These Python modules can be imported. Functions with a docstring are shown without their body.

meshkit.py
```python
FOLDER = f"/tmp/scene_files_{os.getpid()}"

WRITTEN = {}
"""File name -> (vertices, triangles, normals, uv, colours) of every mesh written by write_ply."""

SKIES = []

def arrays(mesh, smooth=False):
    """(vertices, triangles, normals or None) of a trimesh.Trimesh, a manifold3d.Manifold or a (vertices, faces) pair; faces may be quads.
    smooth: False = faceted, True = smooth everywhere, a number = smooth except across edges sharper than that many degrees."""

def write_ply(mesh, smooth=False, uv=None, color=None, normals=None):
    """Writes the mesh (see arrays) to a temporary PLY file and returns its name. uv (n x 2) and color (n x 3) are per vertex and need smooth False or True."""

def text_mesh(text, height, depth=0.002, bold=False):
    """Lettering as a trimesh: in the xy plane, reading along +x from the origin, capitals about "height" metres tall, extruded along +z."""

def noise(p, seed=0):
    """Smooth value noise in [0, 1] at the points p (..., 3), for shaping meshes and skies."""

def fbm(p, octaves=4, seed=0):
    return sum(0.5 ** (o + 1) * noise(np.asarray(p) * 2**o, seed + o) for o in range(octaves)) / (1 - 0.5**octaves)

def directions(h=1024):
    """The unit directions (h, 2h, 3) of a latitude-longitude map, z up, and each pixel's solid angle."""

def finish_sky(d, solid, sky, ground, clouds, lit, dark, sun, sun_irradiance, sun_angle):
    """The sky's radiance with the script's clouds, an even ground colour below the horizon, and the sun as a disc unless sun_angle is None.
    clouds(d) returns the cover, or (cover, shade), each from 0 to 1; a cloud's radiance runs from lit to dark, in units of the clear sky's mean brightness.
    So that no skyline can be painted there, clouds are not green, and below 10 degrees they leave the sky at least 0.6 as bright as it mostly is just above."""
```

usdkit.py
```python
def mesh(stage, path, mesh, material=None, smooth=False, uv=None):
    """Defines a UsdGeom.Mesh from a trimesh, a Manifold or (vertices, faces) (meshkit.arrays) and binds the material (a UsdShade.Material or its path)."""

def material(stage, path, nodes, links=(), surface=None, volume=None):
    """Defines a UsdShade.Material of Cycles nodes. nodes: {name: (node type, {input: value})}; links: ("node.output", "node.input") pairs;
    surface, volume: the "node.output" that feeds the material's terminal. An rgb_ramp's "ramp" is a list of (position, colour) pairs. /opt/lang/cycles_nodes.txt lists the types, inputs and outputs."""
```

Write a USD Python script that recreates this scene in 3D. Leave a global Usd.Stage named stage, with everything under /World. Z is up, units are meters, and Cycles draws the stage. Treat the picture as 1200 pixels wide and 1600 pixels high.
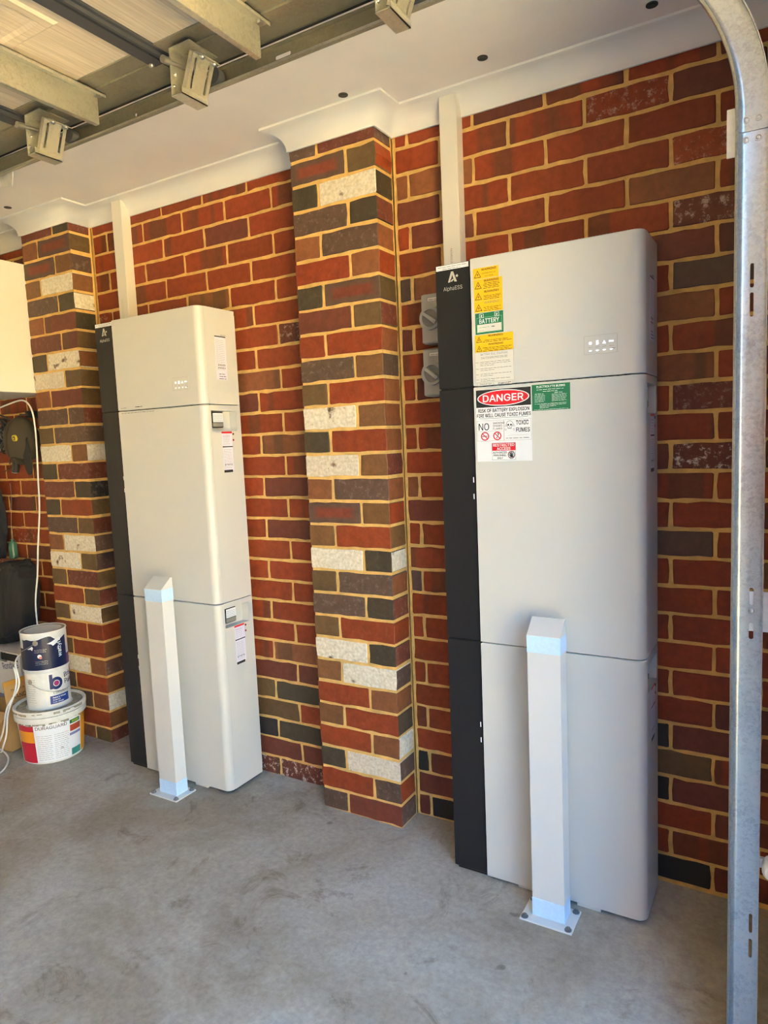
import math, random
import numpy as np, trimesh, usdkit, meshkit
import shapely.geometry as sg
from shapely import affinity
from pxr import Usd, UsdGeom, UsdLux, UsdShade, Gf, Sdf, Vt

stage = Usd.Stage.CreateInMemory()
UsdGeom.SetStageUpAxis(stage, 'Z')
UsdGeom.SetStageMetersPerUnit(stage, 1.0)
UsdGeom.Xform.Define(stage, '/World')
UsdGeom.Scope.Define(stage, '/World/Looks')
T_ = Sdf.ValueTypeNames
PI = math.pi

# ------------------------------------------------------------------ camera
CAM = np.array([1.2066, -2.1922, 1.4181])
YAW, PITCH, ROLL, FPX = 0.53528, -0.10370, -0.04265, 1079.94
EXPOSURE = 0.62
fw = np.array([-math.sin(YAW) * math.cos(PITCH), math.cos(YAW) * math.cos(PITCH), math.sin(PITCH)])
rr = np.cross(fw, [0, 0, 1.0]); rr /= np.linalg.norm(rr); uu = np.cross(rr, fw)
rt = math.cos(ROLL) * rr + math.sin(ROLL) * uu
up = -math.sin(ROLL) * rr + math.cos(ROLL) * uu
cam = UsdGeom.Camera.Define(stage, '/World/camera')
m4 = np.eye(4); m4[0, :3] = rt; m4[1, :3] = up; m4[2, :3] = -fw; m4[3, :3] = CAM
cam.AddTransformOp().Set(Gf.Matrix4d(m4.tolist()))
cam.CreateHorizontalApertureAttr(36.0); cam.CreateVerticalApertureAttr(48.0)
cam.CreateFocalLengthAttr(36.0 * FPX / 1200.0)
cam.CreateExposureAttr(EXPOSURE)
cam.CreateClippingRangeAttr(Gf.Vec2f(0.02, 5000))

# ------------------------------------------------------------------ sky and sun
SUN_DIR = np.array([0.38, 0.25, -0.89]); SUN_DIR /= np.linalg.norm(SUN_DIR)      # the way the light travels
SKY_STRENGTH, SUN_STRENGTH = 6.4, 20.5
sunv = -SUN_DIR
usdkit.material(stage, '/World/Looks/sky', {
    'c': ('color', {'value': (0.30, 0.52, 1.0)}),
    'g': ('texture_coordinate', {}),
    's': ('separate_xyz', {}),
    'r': ('rgb_ramp', {'ramp': [(0.0, (0.35, 0.69, 0.95)), (0.12, (0.35, 0.69, 0.97)), (0.45, (0.20, 0.53, 0.98)), (1.0, (0.13, 0.40, 0.95))]}),
    'b': ('background_shader', {'strength': SKY_STRENGTH})},
    [('g.generated', 's.vector'), ('s.z', 'r.fac'), ('r.color', 'b.color')], surface='b.background')
dome = UsdLux.DomeLight.Define(stage, '/World/sky_light')
dome.CreateIntensityAttr(1.0)
UsdShade.MaterialBindingAPI.Apply(dome.GetPrim()).Bind(UsdShade.Material.Get(stage, '/World/Looks/sky'))
sun = UsdLux.DistantLight.Define(stage, '/World/sun_light')
sun.CreateIntensityAttr(SUN_STRENGTH); sun.CreateNormalizeAttr(True); sun.CreateAngleAttr(0.53); sun.CreateColorAttr(Gf.Vec3f(1.0, 0.82, 0.45))
zax = sunv; xax = np.cross([0, 0, 1.0], zax); xax /= np.linalg.norm(xax); yax = np.cross(zax, xax)
ms = np.eye(4); ms[0, :3] = xax; ms[1, :3] = yax; ms[2, :3] = zax
sun.AddTransformOp().Set(Gf.Matrix4d(ms.tolist()))

# ------------------------------------------------------------------ materials
def mat(name, color, rough=0.5, metal=0.0, var=0.0, scale=20.0, bump=0.0, bscale=200.0, spec=0.5, coat=0.0):
    nodes = {'p': ('principled_bsdf', {'base_color': tuple(color), 'roughness': rough, 'metallic': metal, 'specular_ior_level': spec, 'coat_weight': coat})}
    links = []
    if var or bump:
        nodes['g'] = ('geometry', {})
    if var:
        nodes['n'] = ('noise_texture', {'scale': scale, 'detail': 4.0})
        lo = tuple(c * (1 - var) for c in color); hi = tuple(min(1, c * (1 + var)) for c in color)
        nodes['r'] = ('rgb_ramp', {'ramp': [(0.3, lo), (0.7, hi)]})
        links += [('g.position', 'n.vector'), ('n.fac', 'r.fac'), ('r.color', 'p.base_color')]
    if bump:
        nodes['bn'] = ('noise_texture', {'scale': bscale, 'detail': 3.0})
        nodes['bb'] = ('bump', {'strength': bump, 'distance': 0.002})
        links += [('g.position', 'bn.vector'), ('bn.fac', 'bb.height'), ('bb.normal', 'p.normal')]
    return usdkit.material(stage, '/World/Looks/' + name, nodes, links, surface='p.BSDF')

M = {}
def mk(name, *a, **k): M[name] = mat(name, *a, **k)
mk('white_paint', (0.86, 0.83, 0.78), 0.6, var=0.02, scale=6)
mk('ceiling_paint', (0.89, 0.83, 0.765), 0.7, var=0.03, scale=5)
mk('enclosure_white', (0.57, 0.57, 0.555), 0.38, bump=0.04, bscale=900)
mk('enclosure_side', (0.57, 0.57, 0.555), 0.42, bump=0.04, bscale=900)
mk('enclosure_dark', (0.011, 0.0125, 0.015), 0.45, spec=0.3)
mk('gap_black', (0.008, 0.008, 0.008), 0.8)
mk('bollard_white', (0.61, 0.61, 0.61), 0.40)
mk('tape_blue', (0.50, 0.70, 0.98), 0.35, var=0.05, scale=120)
mk('steel_bolt', (0.42, 0.42, 0.42), 0.35, metal=0.9)
mk('dark_bolt', (0.22, 0.22, 0.23), 0.45, metal=0.7)
mk('pvc_cream', (0.76, 0.73, 0.66), 0.4)
mk('pvc_grey', (0.34, 0.34, 0.315), 0.45)
mk('pvc_grey_dark', (0.22, 0.22, 0.20), 0.5)
mk('black_plastic', (0.015, 0.015, 0.016), 0.4)
mk('screw_black', (0.03, 0.03, 0.03), 0.6)
mk('sticker_white', (0.82, 0.82, 0.84), 0.35)
mk('sticker_cream', (0.68, 0.665, 0.61), 0.4)
mk('sticker_yellow', (0.86, 0.52, 0.01), 0.4)
mk('sticker_green', (0.008, 0.16, 0.075), 0.4)
mk('sticker_green_light', (0.16, 0.42, 0.27), 0.4)
mk('sticker_red', (0.62, 0.012, 0.025), 0.4)
mk('sticker_lilac', (0.74, 0.72, 0.84), 0.4)
mk('ink_black', (0.015, 0.015, 0.015), 0.5)
mk('ink_grey', (0.20, 0.20, 0.19), 0.5)
mk('ink_pale', (0.40, 0.385, 0.35), 0.5)
mk('ink_brown', (0.10, 0.035, 0.01), 0.5)
mk('ink_white', (0.85, 0.85, 0.85), 0.5)
mk('ink_silver', (0.45, 0.44, 0.42), 0.4)
mk('ink_blue', (0.012, 0.025, 0.12), 0.4)
mk('navy', (0.008, 0.014, 0.05), 0.35)
mk('royal', (0.02, 0.05, 0.25), 0.4)
mk('magenta', (0.30, 0.02, 0.15), 0.4)
mk('purple', (0.12, 0.03, 0.14), 0.4)
mk('coral', (0.75, 0.20, 0.16), 0.4)
mk('orange', (0.80, 0.32, 0.02), 0.4)
mk('crimson', (0.45, 0.01, 0.04), 0.4)
mk('brick_orange', (0.45, 0.07, 0.03), 0.4)
mk('teal', (0.03, 0.22, 0.20), 0.4)
mk('lime', (0.35, 0.45, 0.03), 0.4)
mk('violet', (0.22, 0.22, 0.45), 0.4)
mk('can_white', (0.72, 0.72, 0.70), 0.35, var=0.06, scale=30)
mk('pail_white', (0.72, 0.71, 0.66), 0.4, var=0.08, scale=40)
mk('pail_dirt', (0.30, 0.28, 0.22), 0.8, var=0.4, scale=60)
mk('can_lid', (0.32, 0.28, 0.24), 0.5, metal=0.3, var=0.25, scale=25)
mk('cardboard', (0.42, 0.26, 0.11), 0.75, var=0.06, scale=15)
mk('cardboard_edge', (0.48, 0.25, 0.04), 0.75)
mk('box_white', (0.68, 0.66, 0.66), 0.6, var=0.03, scale=15)
mk('fabric_black', (0.012, 0.012, 0.013), 0.85, bump=0.3, bscale=500)
mk('fabric_navy', (0.008, 0.010, 0.016), 0.85, bump=0.3, bscale=500)
mk('cap_cloth', (0.045, 0.037, 0.026), 0.9, bump=0.4, bscale=700)
mk('cap_brim', (0.025, 0.024, 0.024), 0.85)
mk('badge_yellow', (0.55, 0.42, 0.03), 0.5)
mk('rubber_black', (0.02, 0.021, 0.024), 0.55)
mk('bottle_green', (0.03, 0.12, 0.08), 0.35)
mk('cord_white', (0.78, 0.76, 0.72), 0.45)
mk('cable_black', (0.02, 0.02, 0.022), 0.5)
mk('cable_grey', (0.25, 0.24, 0.23), 0.5)
mk('cabinet_white', (0.82, 0.79, 0.70), 0.4)
mk('door_cream', (0.62, 0.52, 0.40), 0.55)
mk('strip_slate', (0.040, 0.045, 0.058), 0.5)
mk('plaster', (0.78, 0.74, 0.68), 0.8)
mk('led_white', (0.9, 0.9, 0.92), 0.3)
mk('red_pin', (0.35, 0.03, 0.02), 0.4)
mk('house_render', (0.84, 0.70, 0.38), 0.8)
mk('roof_tile', (0.34, 0.31, 0.28), 0.8)
mk('zinc_white', (0.66, 0.66, 0.64), 0.45, metal=0.3, var=0.08, scale=60)

M['display_led'] = usdkit.material(stage, '/World/Looks/display_led', {'p': ('principled_bsdf', {'base_color': (0.9, 0.9, 0.95), 'emission_color': (0.88, 0.88, 1.0), 'emission_strength': 0.8})}, [], surface='p.BSDF')

def galv(name, base, rough):
    M[name] = usdkit.material(stage, '/World/Looks/' + name, {
        'g': ('geometry', {}), 'v': ('voronoi_texture', {'scale': 130.0}), 'n': ('noise_texture', {'scale': 9.0, 'detail': 5.0}),
        'sp': ('noise_texture', {'scale': 260.0, 'detail': 3.0}),
        's': ('separate_color', {}), 'a': ('math', {'math_type': 'multiply_add', 'value2': 0.16, 'value3': 0.36}),
        'b': ('math', {'math_type': 'multiply', 'value2': 0.5}),
        'c': ('math', {'math_type': 'add'}),
        'd': ('math', {'math_type': 'multiply_add', 'value2': 0.4, 'value3': -0.1}), 'e': ('math', {'math_type': 'add'}),
        'r': ('rgb_ramp', {'ramp': [(0.25, tuple(x * 0.62 for x in base)), (0.85, tuple(min(1, x * 1.2) for x in base))]}),
        'rr': ('rgb_ramp', {'ramp': [(0.2, (rough * .8,) * 3), (0.9, (rough * 1.3,) * 3)]}),
        'p': ('principled_bsdf', {'metallic': 0.85})},
        [('g.position', 'v.vector'), ('g.position', 'n.vector'), ('g.position', 'sp.vector'), ('v.color', 's.color'), ('s.r', 'a.value1'), ('n.fac', 'b.value1'), ('a.value', 'c.value1'), ('b.value', 'c.value2'),
         ('sp.fac', 'd.value1'), ('c.value', 'e.value1'), ('d.value', 'e.value2'),
         ('e.value', 'r.fac'), ('r.color', 'p.base_color'), ('e.value', 'rr.fac'), ('rr.color', 'p.roughness')], surface='p.BSDF')
galv('galvanised', (0.33, 0.35, 0.365), 0.30)
galv('galvanised_dull', (0.30, 0.295, 0.25), 0.36)
galv('galvanised_bright', (0.50, 0.49, 0.43), 0.32)

# bricks: colour from the mesh, kiln bands / whitewash / salt bloom by amounts stored on the mesh
M['brick'] = usdkit.material(stage, '/World/Looks/brick', {
    'g': ('geometry', {}), 'tint': ('attribute', {'attribute': 'tint'}), 'marks': ('attribute', {'attribute': 'marks'}),
    'm': ('separate_xyz', {}), 'pos': ('separate_xyz', {}),
    'row': ('math', {'math_type': 'divide', 'value2': 0.086}), 'fl': ('math', {'math_type': 'floor'}), 'ro': ('math', {'math_type': 'multiply', 'value2': 7.31}),
    'xs': ('math', {'math_type': 'multiply', 'value2': 11.0}), 'ys': ('math', {'math_type': 'multiply', 'value2': 11.0}),
    'bv': ('combine_xyz', {}), 'bn': ('noise_texture', {'scale': 1.0, 'detail': 1.0}),
    'br': ('rgb_ramp', {'ramp': [(0.50, (0, 0, 0)), (0.56, (1, 1, 1))]}),
    'bm': ('math', {'math_type': 'multiply'}), 'bk': ('math', {'math_type': 'multiply', 'value2': 0.55}),
    'mx1': ('mix_color', {'b': (0.060, 0.036, 0.020)}),
    'n': ('noise_texture', {'scale': 38.0, 'detail': 6.0, 'roughness': 0.65}), 'nr': ('rgb_ramp', {'ramp': [(0.25, (0.72, 0.72, 0.72)), (0.75, (1.22, 1.22, 1.22))]}),
    'mul': ('mix_color', {'blend_type': 'multiply', 'fac': 1.0, 'use_clamp': False}),
    'wn': ('noise_texture', {'scale': 170.0, 'detail': 4.0, 'roughness': 0.7}), 'wr': ('rgb_ramp', {'ramp': [(0.27, (0, 0, 0)), (0.36, (1, 1, 1))]}), 'wmp': ('mapping', {'scale': (1.5, 1.5, 0.55)}),
    'wl': ('noise_texture', {'scale': 16.0, 'detail': 5.0}), 'wlr': ('rgb_ramp', {'ramp': [(0.30, (0, 0, 0)), (0.37, (1, 1, 1))]}),
    'wm': ('math', {'math_type': 'multiply'}), 'wm2': ('math', {'math_type': 'multiply'}),
    'wc': ('noise_texture', {'scale': 90.0, 'detail': 3.0}), 'wcr': ('rgb_ramp', {'ramp': [(0.3, (0.56, 0.50, 0.39)), (0.7, (0.80, 0.75, 0.64))]}),
    'mx2': ('mix_color', {}),
    'en': ('noise_texture', {'scale': 42.0, 'detail': 8.0, 'roughness': 0.75}), 'er': ('rgb_ramp', {'ramp': [(0.53, (0, 0, 0)), (0.62, (1, 1, 1))]}),
    'em': ('math', {'math_type': 'multiply'}), 'mx3': ('mix_color', {'b': (0.62, 0.55, 0.48)}),
    'bb': ('bump', {'strength': 0.35, 'distance': 0.0015}), 'b2': ('noise_texture', {'scale': 420.0, 'detail': 3.0}),
    'p': ('principled_bsdf', {'roughness': 0.58, 'specular_ior_level': 0.35})},
    [('g.position', 'pos.vector'), ('pos.z', 'row.value1'), ('row.value', 'fl.value1'), ('fl.value', 'ro.value1'), ('pos.x', 'xs.value1'), ('pos.y', 'ys.value1'),
     ('xs.value', 'bv.x'), ('ys.value', 'bv.y'), ('ro.value', 'bv.z'), ('bv.vector', 'bn.vector'), ('bn.fac', 'br.fac'),
     ('marks.vector', 'm.vector'), ('br.color', 'bm.value1'), ('m.x', 'bm.value2'), ('bm.value', 'bk.value1'), ('bk.value', 'mx1.fac'), ('tint.color', 'mx1.a'),
     ('g.position', 'n.vector'), ('n.fac', 'nr.fac'), ('mx1.result', 'mul.a'), ('nr.color', 'mul.b'),
     ('g.position', 'wmp.vector'), ('wmp.vector', 'wn.vector'), ('wn.fac', 'wr.fac'), ('g.position', 'wl.vector'), ('wl.fac', 'wlr.fac'), ('wr.color', 'wm.value1'), ('wlr.color', 'wm.value2'), ('wm.value', 'wm2.value1'), ('m.y', 'wm2.value2'),
     ('g.position', 'wc.vector'), ('wc.fac', 'wcr.fac'), ('wm2.value', 'mx2.fac'), ('mul.result', 'mx2.a'), ('wcr.color', 'mx2.b'),
     ('g.position', 'en.vector'), ('en.fac', 'er.fac'), ('er.color', 'em.value1'), ('m.z', 'em.value2'), ('em.value', 'mx3.fac'), ('mx2.result', 'mx3.a'),
     ('g.position', 'b2.vector'), ('b2.fac', 'bb.height'), ('bb.normal', 'p.normal'), ('mx3.result', 'p.base_color')], surface='p.BSDF')
mk('mortar', (0.64, 0.41, 0.135), 0.85, var=0.16, scale=30, bump=0.8, bscale=260)

M['concrete'] = usdkit.material(stage, '/World/Looks/concrete', {
    'g': ('geometry', {}),
    'n1': ('noise_texture', {'scale': 1.7, 'detail': 6.0, 'roughness': 0.6, 'distortion': 0.6}),
    'r1': ('rgb_ramp', {'ramp': [(0.36, (0.255, 0.224, 0.180)), (0.50, (0.335, 0.312, 0.272)), (0.64, (0.39, 0.376, 0.345))]}),
    'n2': ('noise_texture', {'scale': 55.0, 'detail': 8.0, 'roughness': 0.7}), 'r2': ('rgb_ramp', {'ramp': [(0.25, (0.74, 0.74, 0.74)), (0.75, (1.2, 1.2, 1.2))]}),
    'mul': ('mix_color', {'blend_type': 'multiply', 'fac': 1.0, 'use_clamp': False}),
    'v': ('voronoi_texture', {'scale': 4.6, 'randomness': 1.0}), 'vr': ('rgb_ramp', {'ramp': [(0.0, (0.45, 0.43, 0.40)), (0.045, (0.6, 0.58, 0.55)), (0.06, (1, 1, 1))]}),
    'vd': ('noise_texture', {'scale': 9.0, 'detail': 3.0}), 'va': ('vector_math', {'math_type': 'multiply_add', 'vector2': (0.10, 0.10, 0.10)}),
    'mul2': ('mix_color', {'blend_type': 'multiply', 'fac': 0.8}),
    'ns': ('noise_texture', {'scale': 3.2, 'detail': 10.0, 'roughness': 0.75, 'distortion': 1.5}), 'rs': ('rgb_ramp', {'ramp': [(0.34, (0.62, 0.58, 0.52)), (0.45, (1, 1, 1))]}),
    'mul3': ('mix_color', {'blend_type': 'multiply', 'fac': 1.0}),
    'bb': ('bump', {'strength': 0.22, 'distance': 0.002}),
    'p': ('principled_bsdf', {'roughness': 0.62, 'specular_ior_level': 0.4})},
    [('g.position', 'n1.vector'), ('n1.fac', 'r1.fac'), ('g.position', 'n2.vector'), ('n2.fac', 'r2.fac'), ('r1.color', 'mul.a'), ('r2.color', 'mul.b'),
     ('g.position', 'vd.vector'), ('vd.color', 'va.vector1'), ('g.position', 'va.vector3'), ('va.vector', 'v.vector'), ('v.distance', 'vr.fac'), ('mul.result', 'mul2.a'), ('vr.color', 'mul2.b'),
     ('g.position', 'ns.vector'), ('ns.fac', 'rs.fac'), ('mul2.result', 'mul3.a'), ('rs.color', 'mul3.b'),
     ('mul3.result', 'p.base_color'), ('n2.fac', 'bb.height'), ('bb.normal', 'p.normal')], surface='p.BSDF')
M['driveway'] = mat('driveway', (0.66, 0.55, 0.33), 0.85, var=0.08, scale=3)
M['door_skin'] = usdkit.material(stage, '/World/Looks/door_skin', {
    'g': ('geometry', {}), 'mp': ('mapping', {'scale': (140.0, 5.0, 40.0)}), 'n': ('noise_texture', {'scale': 1.0, 'detail': 3.0}),
    'r': ('rgb_ramp', {'ramp': [(0.3, (0.47, 0.39, 0.30)), (0.7, (0.66, 0.57, 0.46))]}), 'bb': ('bump', {'strength': 0.3, 'distance': 0.001}),
    'p': ('principled_bsdf', {'roughness': 0.5})},
    [('g.position', 'mp.vector'), ('mp.vector', 'n.vector'), ('n.fac', 'r.fac'), ('r.color', 'p.base_color'), ('n.fac', 'bb.height'), ('bb.normal', 'p.normal')], surface='p.BSDF')
M['brick_far'] = usdkit.material(stage, '/World/Looks/brick_far', {
    'g': ('geometry', {}), 'mp': ('mapping', {'rotation': (PI / 2, 0, 0)}), 's': ('separate_xyz', {}), 'ad': ('math', {'math_type': 'add'}), 'cv': ('combine_xyz', {}),
    'b': ('brick_texture', {'scale': 1.0, 'brick_width': 0.24, 'row_height': 0.086, 'mortar_size': 0.005, 'color1': (0.20, 0.05, 0.025), 'color2': (0.13, 0.05, 0.03), 'mortar': (0.5, 0.36, 0.17)}),
    'p': ('principled_bsdf', {'roughness': 0.7})},
    [('g.position', 's.vector'), ('s.x', 'ad.value1'), ('s.y', 'ad.value2'), ('ad.value', 'cv.x'), ('s.z', 'cv.y'), ('cv.vector', 'b.vector'), ('b.color', 'p.base_color')], surface='p.BSDF')

# ------------------------------------------------------------------ helpers
USED = {}
def numbered(parent, name):
    k = (parent, name); n = USED.get(k, 0); USED[k] = n + 1
    return f'{parent}/{name}' if n == 0 else f'{parent}/{name}_{n:03d}'
def path_of(p): return '/World' if p is None else (p if isinstance(p, str) else str(p.GetPath()))
def tag(o, label=None, cat=None, group=None, kind=None):
    p = o.GetPrim() if hasattr(o, 'GetPrim') else o
    for k, v in (('label', label), ('category', cat), ('group', group), ('kind', kind)):
        if v: p.SetCustomDataByKey(k, v)
    return p
def thing(name, label, cat, loc=(0, 0, 0), rz=0.0, group=None, kind=None):
    x = UsdGeom.Xform.Define(stage, numbered('/World', name))
    x.AddTranslateOp().Set(Gf.Vec3d(*[float(a) for a in loc]))
    if rz: x.AddRotateZOp().Set(math.degrees(rz))
    return tag(x, label, cat, group, kind)
def cat_(ms): 
    ms = [m for m in ms if m is not None]
    return ms[0] if len(ms) == 1 else trimesh.util.concatenate(ms)
def obj(name, mesh, m, parent=None, smooth=False, label=None, cat=None, group=None, kind=None):
    if isinstance(mesh, (list, tuple)) and len(mesh) and isinstance(mesh[0], trimesh.Trimesh): mesh = cat_(mesh)
    o = usdkit.mesh(stage, numbered(path_of(parent), name), mesh, M[m] if isinstance(m, str) else m, smooth=smooth)
    return tag(o, label, cat, group, kind)
def struct(name, mesh, m, parent=None, smooth=False, label=None):
    return obj(name, mesh, m, parent, smooth, label=label, kind=None if parent else 'structure')

def box(x0, x1, y0, y1, z0, z1):
    b = trimesh.creation.box((x1 - x0, y1 - y0, z1 - z0)); b.apply_translation(((x0 + x1) / 2, (y0 + y1) / 2, (z0 + z1) / 2)); return b
def cbox(x0, x1, y0, y1, z0, z1, c=0.003):
    P = []
    for X, sx in ((x0, 1), (x1, -1)):
        for Y, sy in ((y0, 1), (y1, -1)):
            for Z, sz in ((z0, 1), (z1, -1)):
                P += [(X + sx * c, Y + sy * c, Z), (X + sx * c, Y, Z + sz * c), (X, Y + sy * c, Z + sz * c)]
    return trimesh.convex.convex_hull(np.array(P))
def cyl(p0, p1, r, n=20):
    return trimesh.creation.cylinder(radius=r, segment=np.array([p0, p1], float), sections=n)
def lathe(profile, n=48):
    return trimesh.creation.revolve(np.array(profile, float), sections=n)
def tube(pts, r, sides=8, smooth_n=0):
    p = np.asarray(pts, float)
    if smooth_n:
        from scipy.interpolate import CubicSpline
        t = np.r_[0, np.cumsum(np.linalg.norm(np.diff(p, axis=0), axis=1))]
        p = CubicSpline(t, p)(np.linspace(0, t[-1], smooth_n))
    t = np.gradient(p, axis=0); t /= np.linalg.norm(t, axis=1, keepdims=True) + 1e-12
    a = np.cross(t[0], [0, 0, 1.0]); 
    if np.linalg.norm(a) < 1e-3: a = np.cross(t[0], [1.0, 0, 0])
    fr = []
    for i in range(len(p)):
        a = a - t[i] * np.dot(a, t[i]); a /= np.linalg.norm(a); fr.append((a.copy(), np.cross(t[i], a)))
    ang = np.arange(sides) * 2 * PI / sides
    V = np.vstack([p[i] + r * (np.cos(ang)[:, None] * fr[i][0] + np.sin(ang)[:, None] * fr[i][1]) for i in range(len(p))])
    F = []
    for i in range(len(p) - 1):
        for j in range(sides):
            a0, a1 = i * sides + j, i * sides + (j + 1) % sides
            F += [(a0, a1, a1 + sides), (a0, a1 + sides, a0 + sides)]
    n = len(V); V = np.vstack([V, p[0], p[-1]])
    for j in range(sides):
        F += [(n, (j + 1) % sides, j), (n + 1, (len(p) - 1) * sides + j, (len(p) - 1) * sides + (j + 1) % sides)]
    return trimesh.Trimesh(V, F, process=False)
def ext(poly, h):
    if not isinstance(poly, (sg.Polygon, sg.MultiPolygon)): poly = sg.Polygon(poly)
    gs = getattr(poly, 'geoms', [poly])
    return cat_([trimesh.creation.extrude_polygon(g, h, engine='earcut') for g in gs])
def tf(mesh, origin, ex, ey, ez):
    m = mesh.copy(); A = np.eye(4); A[:3, 0] = ex; A[:3, 1] = ey; A[:3, 2] = ez; A[:3, 3] = origin; m.apply_transform(A); return m
def chamfer_prism(pts, z0, z1, c):
    """Closed counter-clockwise plan polygon raised from z0 to z1 with chamfered rims."""
    p = np.asarray(pts, float); e = np.roll(p, -1, 0) - p; n = np.c_[e[:, 1], -e[:, 0]]; n /= np.linalg.norm(n, axis=1, keepdims=True)
    n0 = np.roll(n, 1, 0); mi = (n + n0) / (1 + (n * n0).sum(1))[:, None]
    q = p - mi * c; N = len(p)
    V = np.vstack([np.c_[q, np.full(N, z0)], np.c_[p, np.full(N, z0 + c)], np.c_[p, np.full(N, z1 - c)], np.c_[q, np.full(N, z1)]])
    F = []
    for k in range(3):
        for i in range(N):
            a, b = k * N + i, k * N + (i + 1) % N; F += [(a, b, b + N), (a, b + N, a + N)]
    tri = trimesh.creation.triangulate_polygon(sg.Polygon(q), engine='earcut')
    vv, ff = tri; from scipy.spatial import cKDTree
    idx = cKDTree(q).query(vv)[1]; ff = idx[ff]
    for f in ff:
        a, b, c_ = q[f[0]], q[f[1]], q[f[2]]
        if np.cross(b - a, c_ - a) < 0: f = f[::-1]
        F += [(f[0] + 3 * N, f[1] + 3 * N, f[2] + 3 * N), (f[2], f[1], f[0])]
    return trimesh.Trimesh(V, F, process=False)

_tc = {}
def text(s, h, bold=False, fit=None, align='l', depth=0.0002):
    k = (s, bold)
    if k not in _tc: _tc[k] = meshkit.text_mesh(s, 1.0, 1.0, bold)
    m = _tc[k].copy(); b = m.bounds; w = (b[1, 0] - b[0, 0]) * h; sx = h * (fit / w if fit else 1.0); w = (b[1, 0] - b[0, 0]) * sx
    m.apply_translation((-b[0, 0], 0, -b[0, 2])); m.apply_scale((sx, h, depth / max(b[1, 2] - b[0, 2], 1e-6)))
    if align == 'c': m.apply_translation((-w / 2, 0, 0))
    if align == 'r': m.apply_translation((-w, 0, 0))
    return m
def bars(x0, x1, y, h, seed, depth=0.0002, fill=1.0):
    """A line of print too small to read, as dashes of word length."""
    r = random.Random(seed); x = x0; out = []
    end = x0 + (x1 - x0) * fill
    while x < end - h:
        w = min(r.uniform(1.5, 5) * h, end - x); out.append(box(x, x + w, y, y + h * 0.42, 0, depth)); x += w + h * 0.7
    return cat_(out) if out else None

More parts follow.
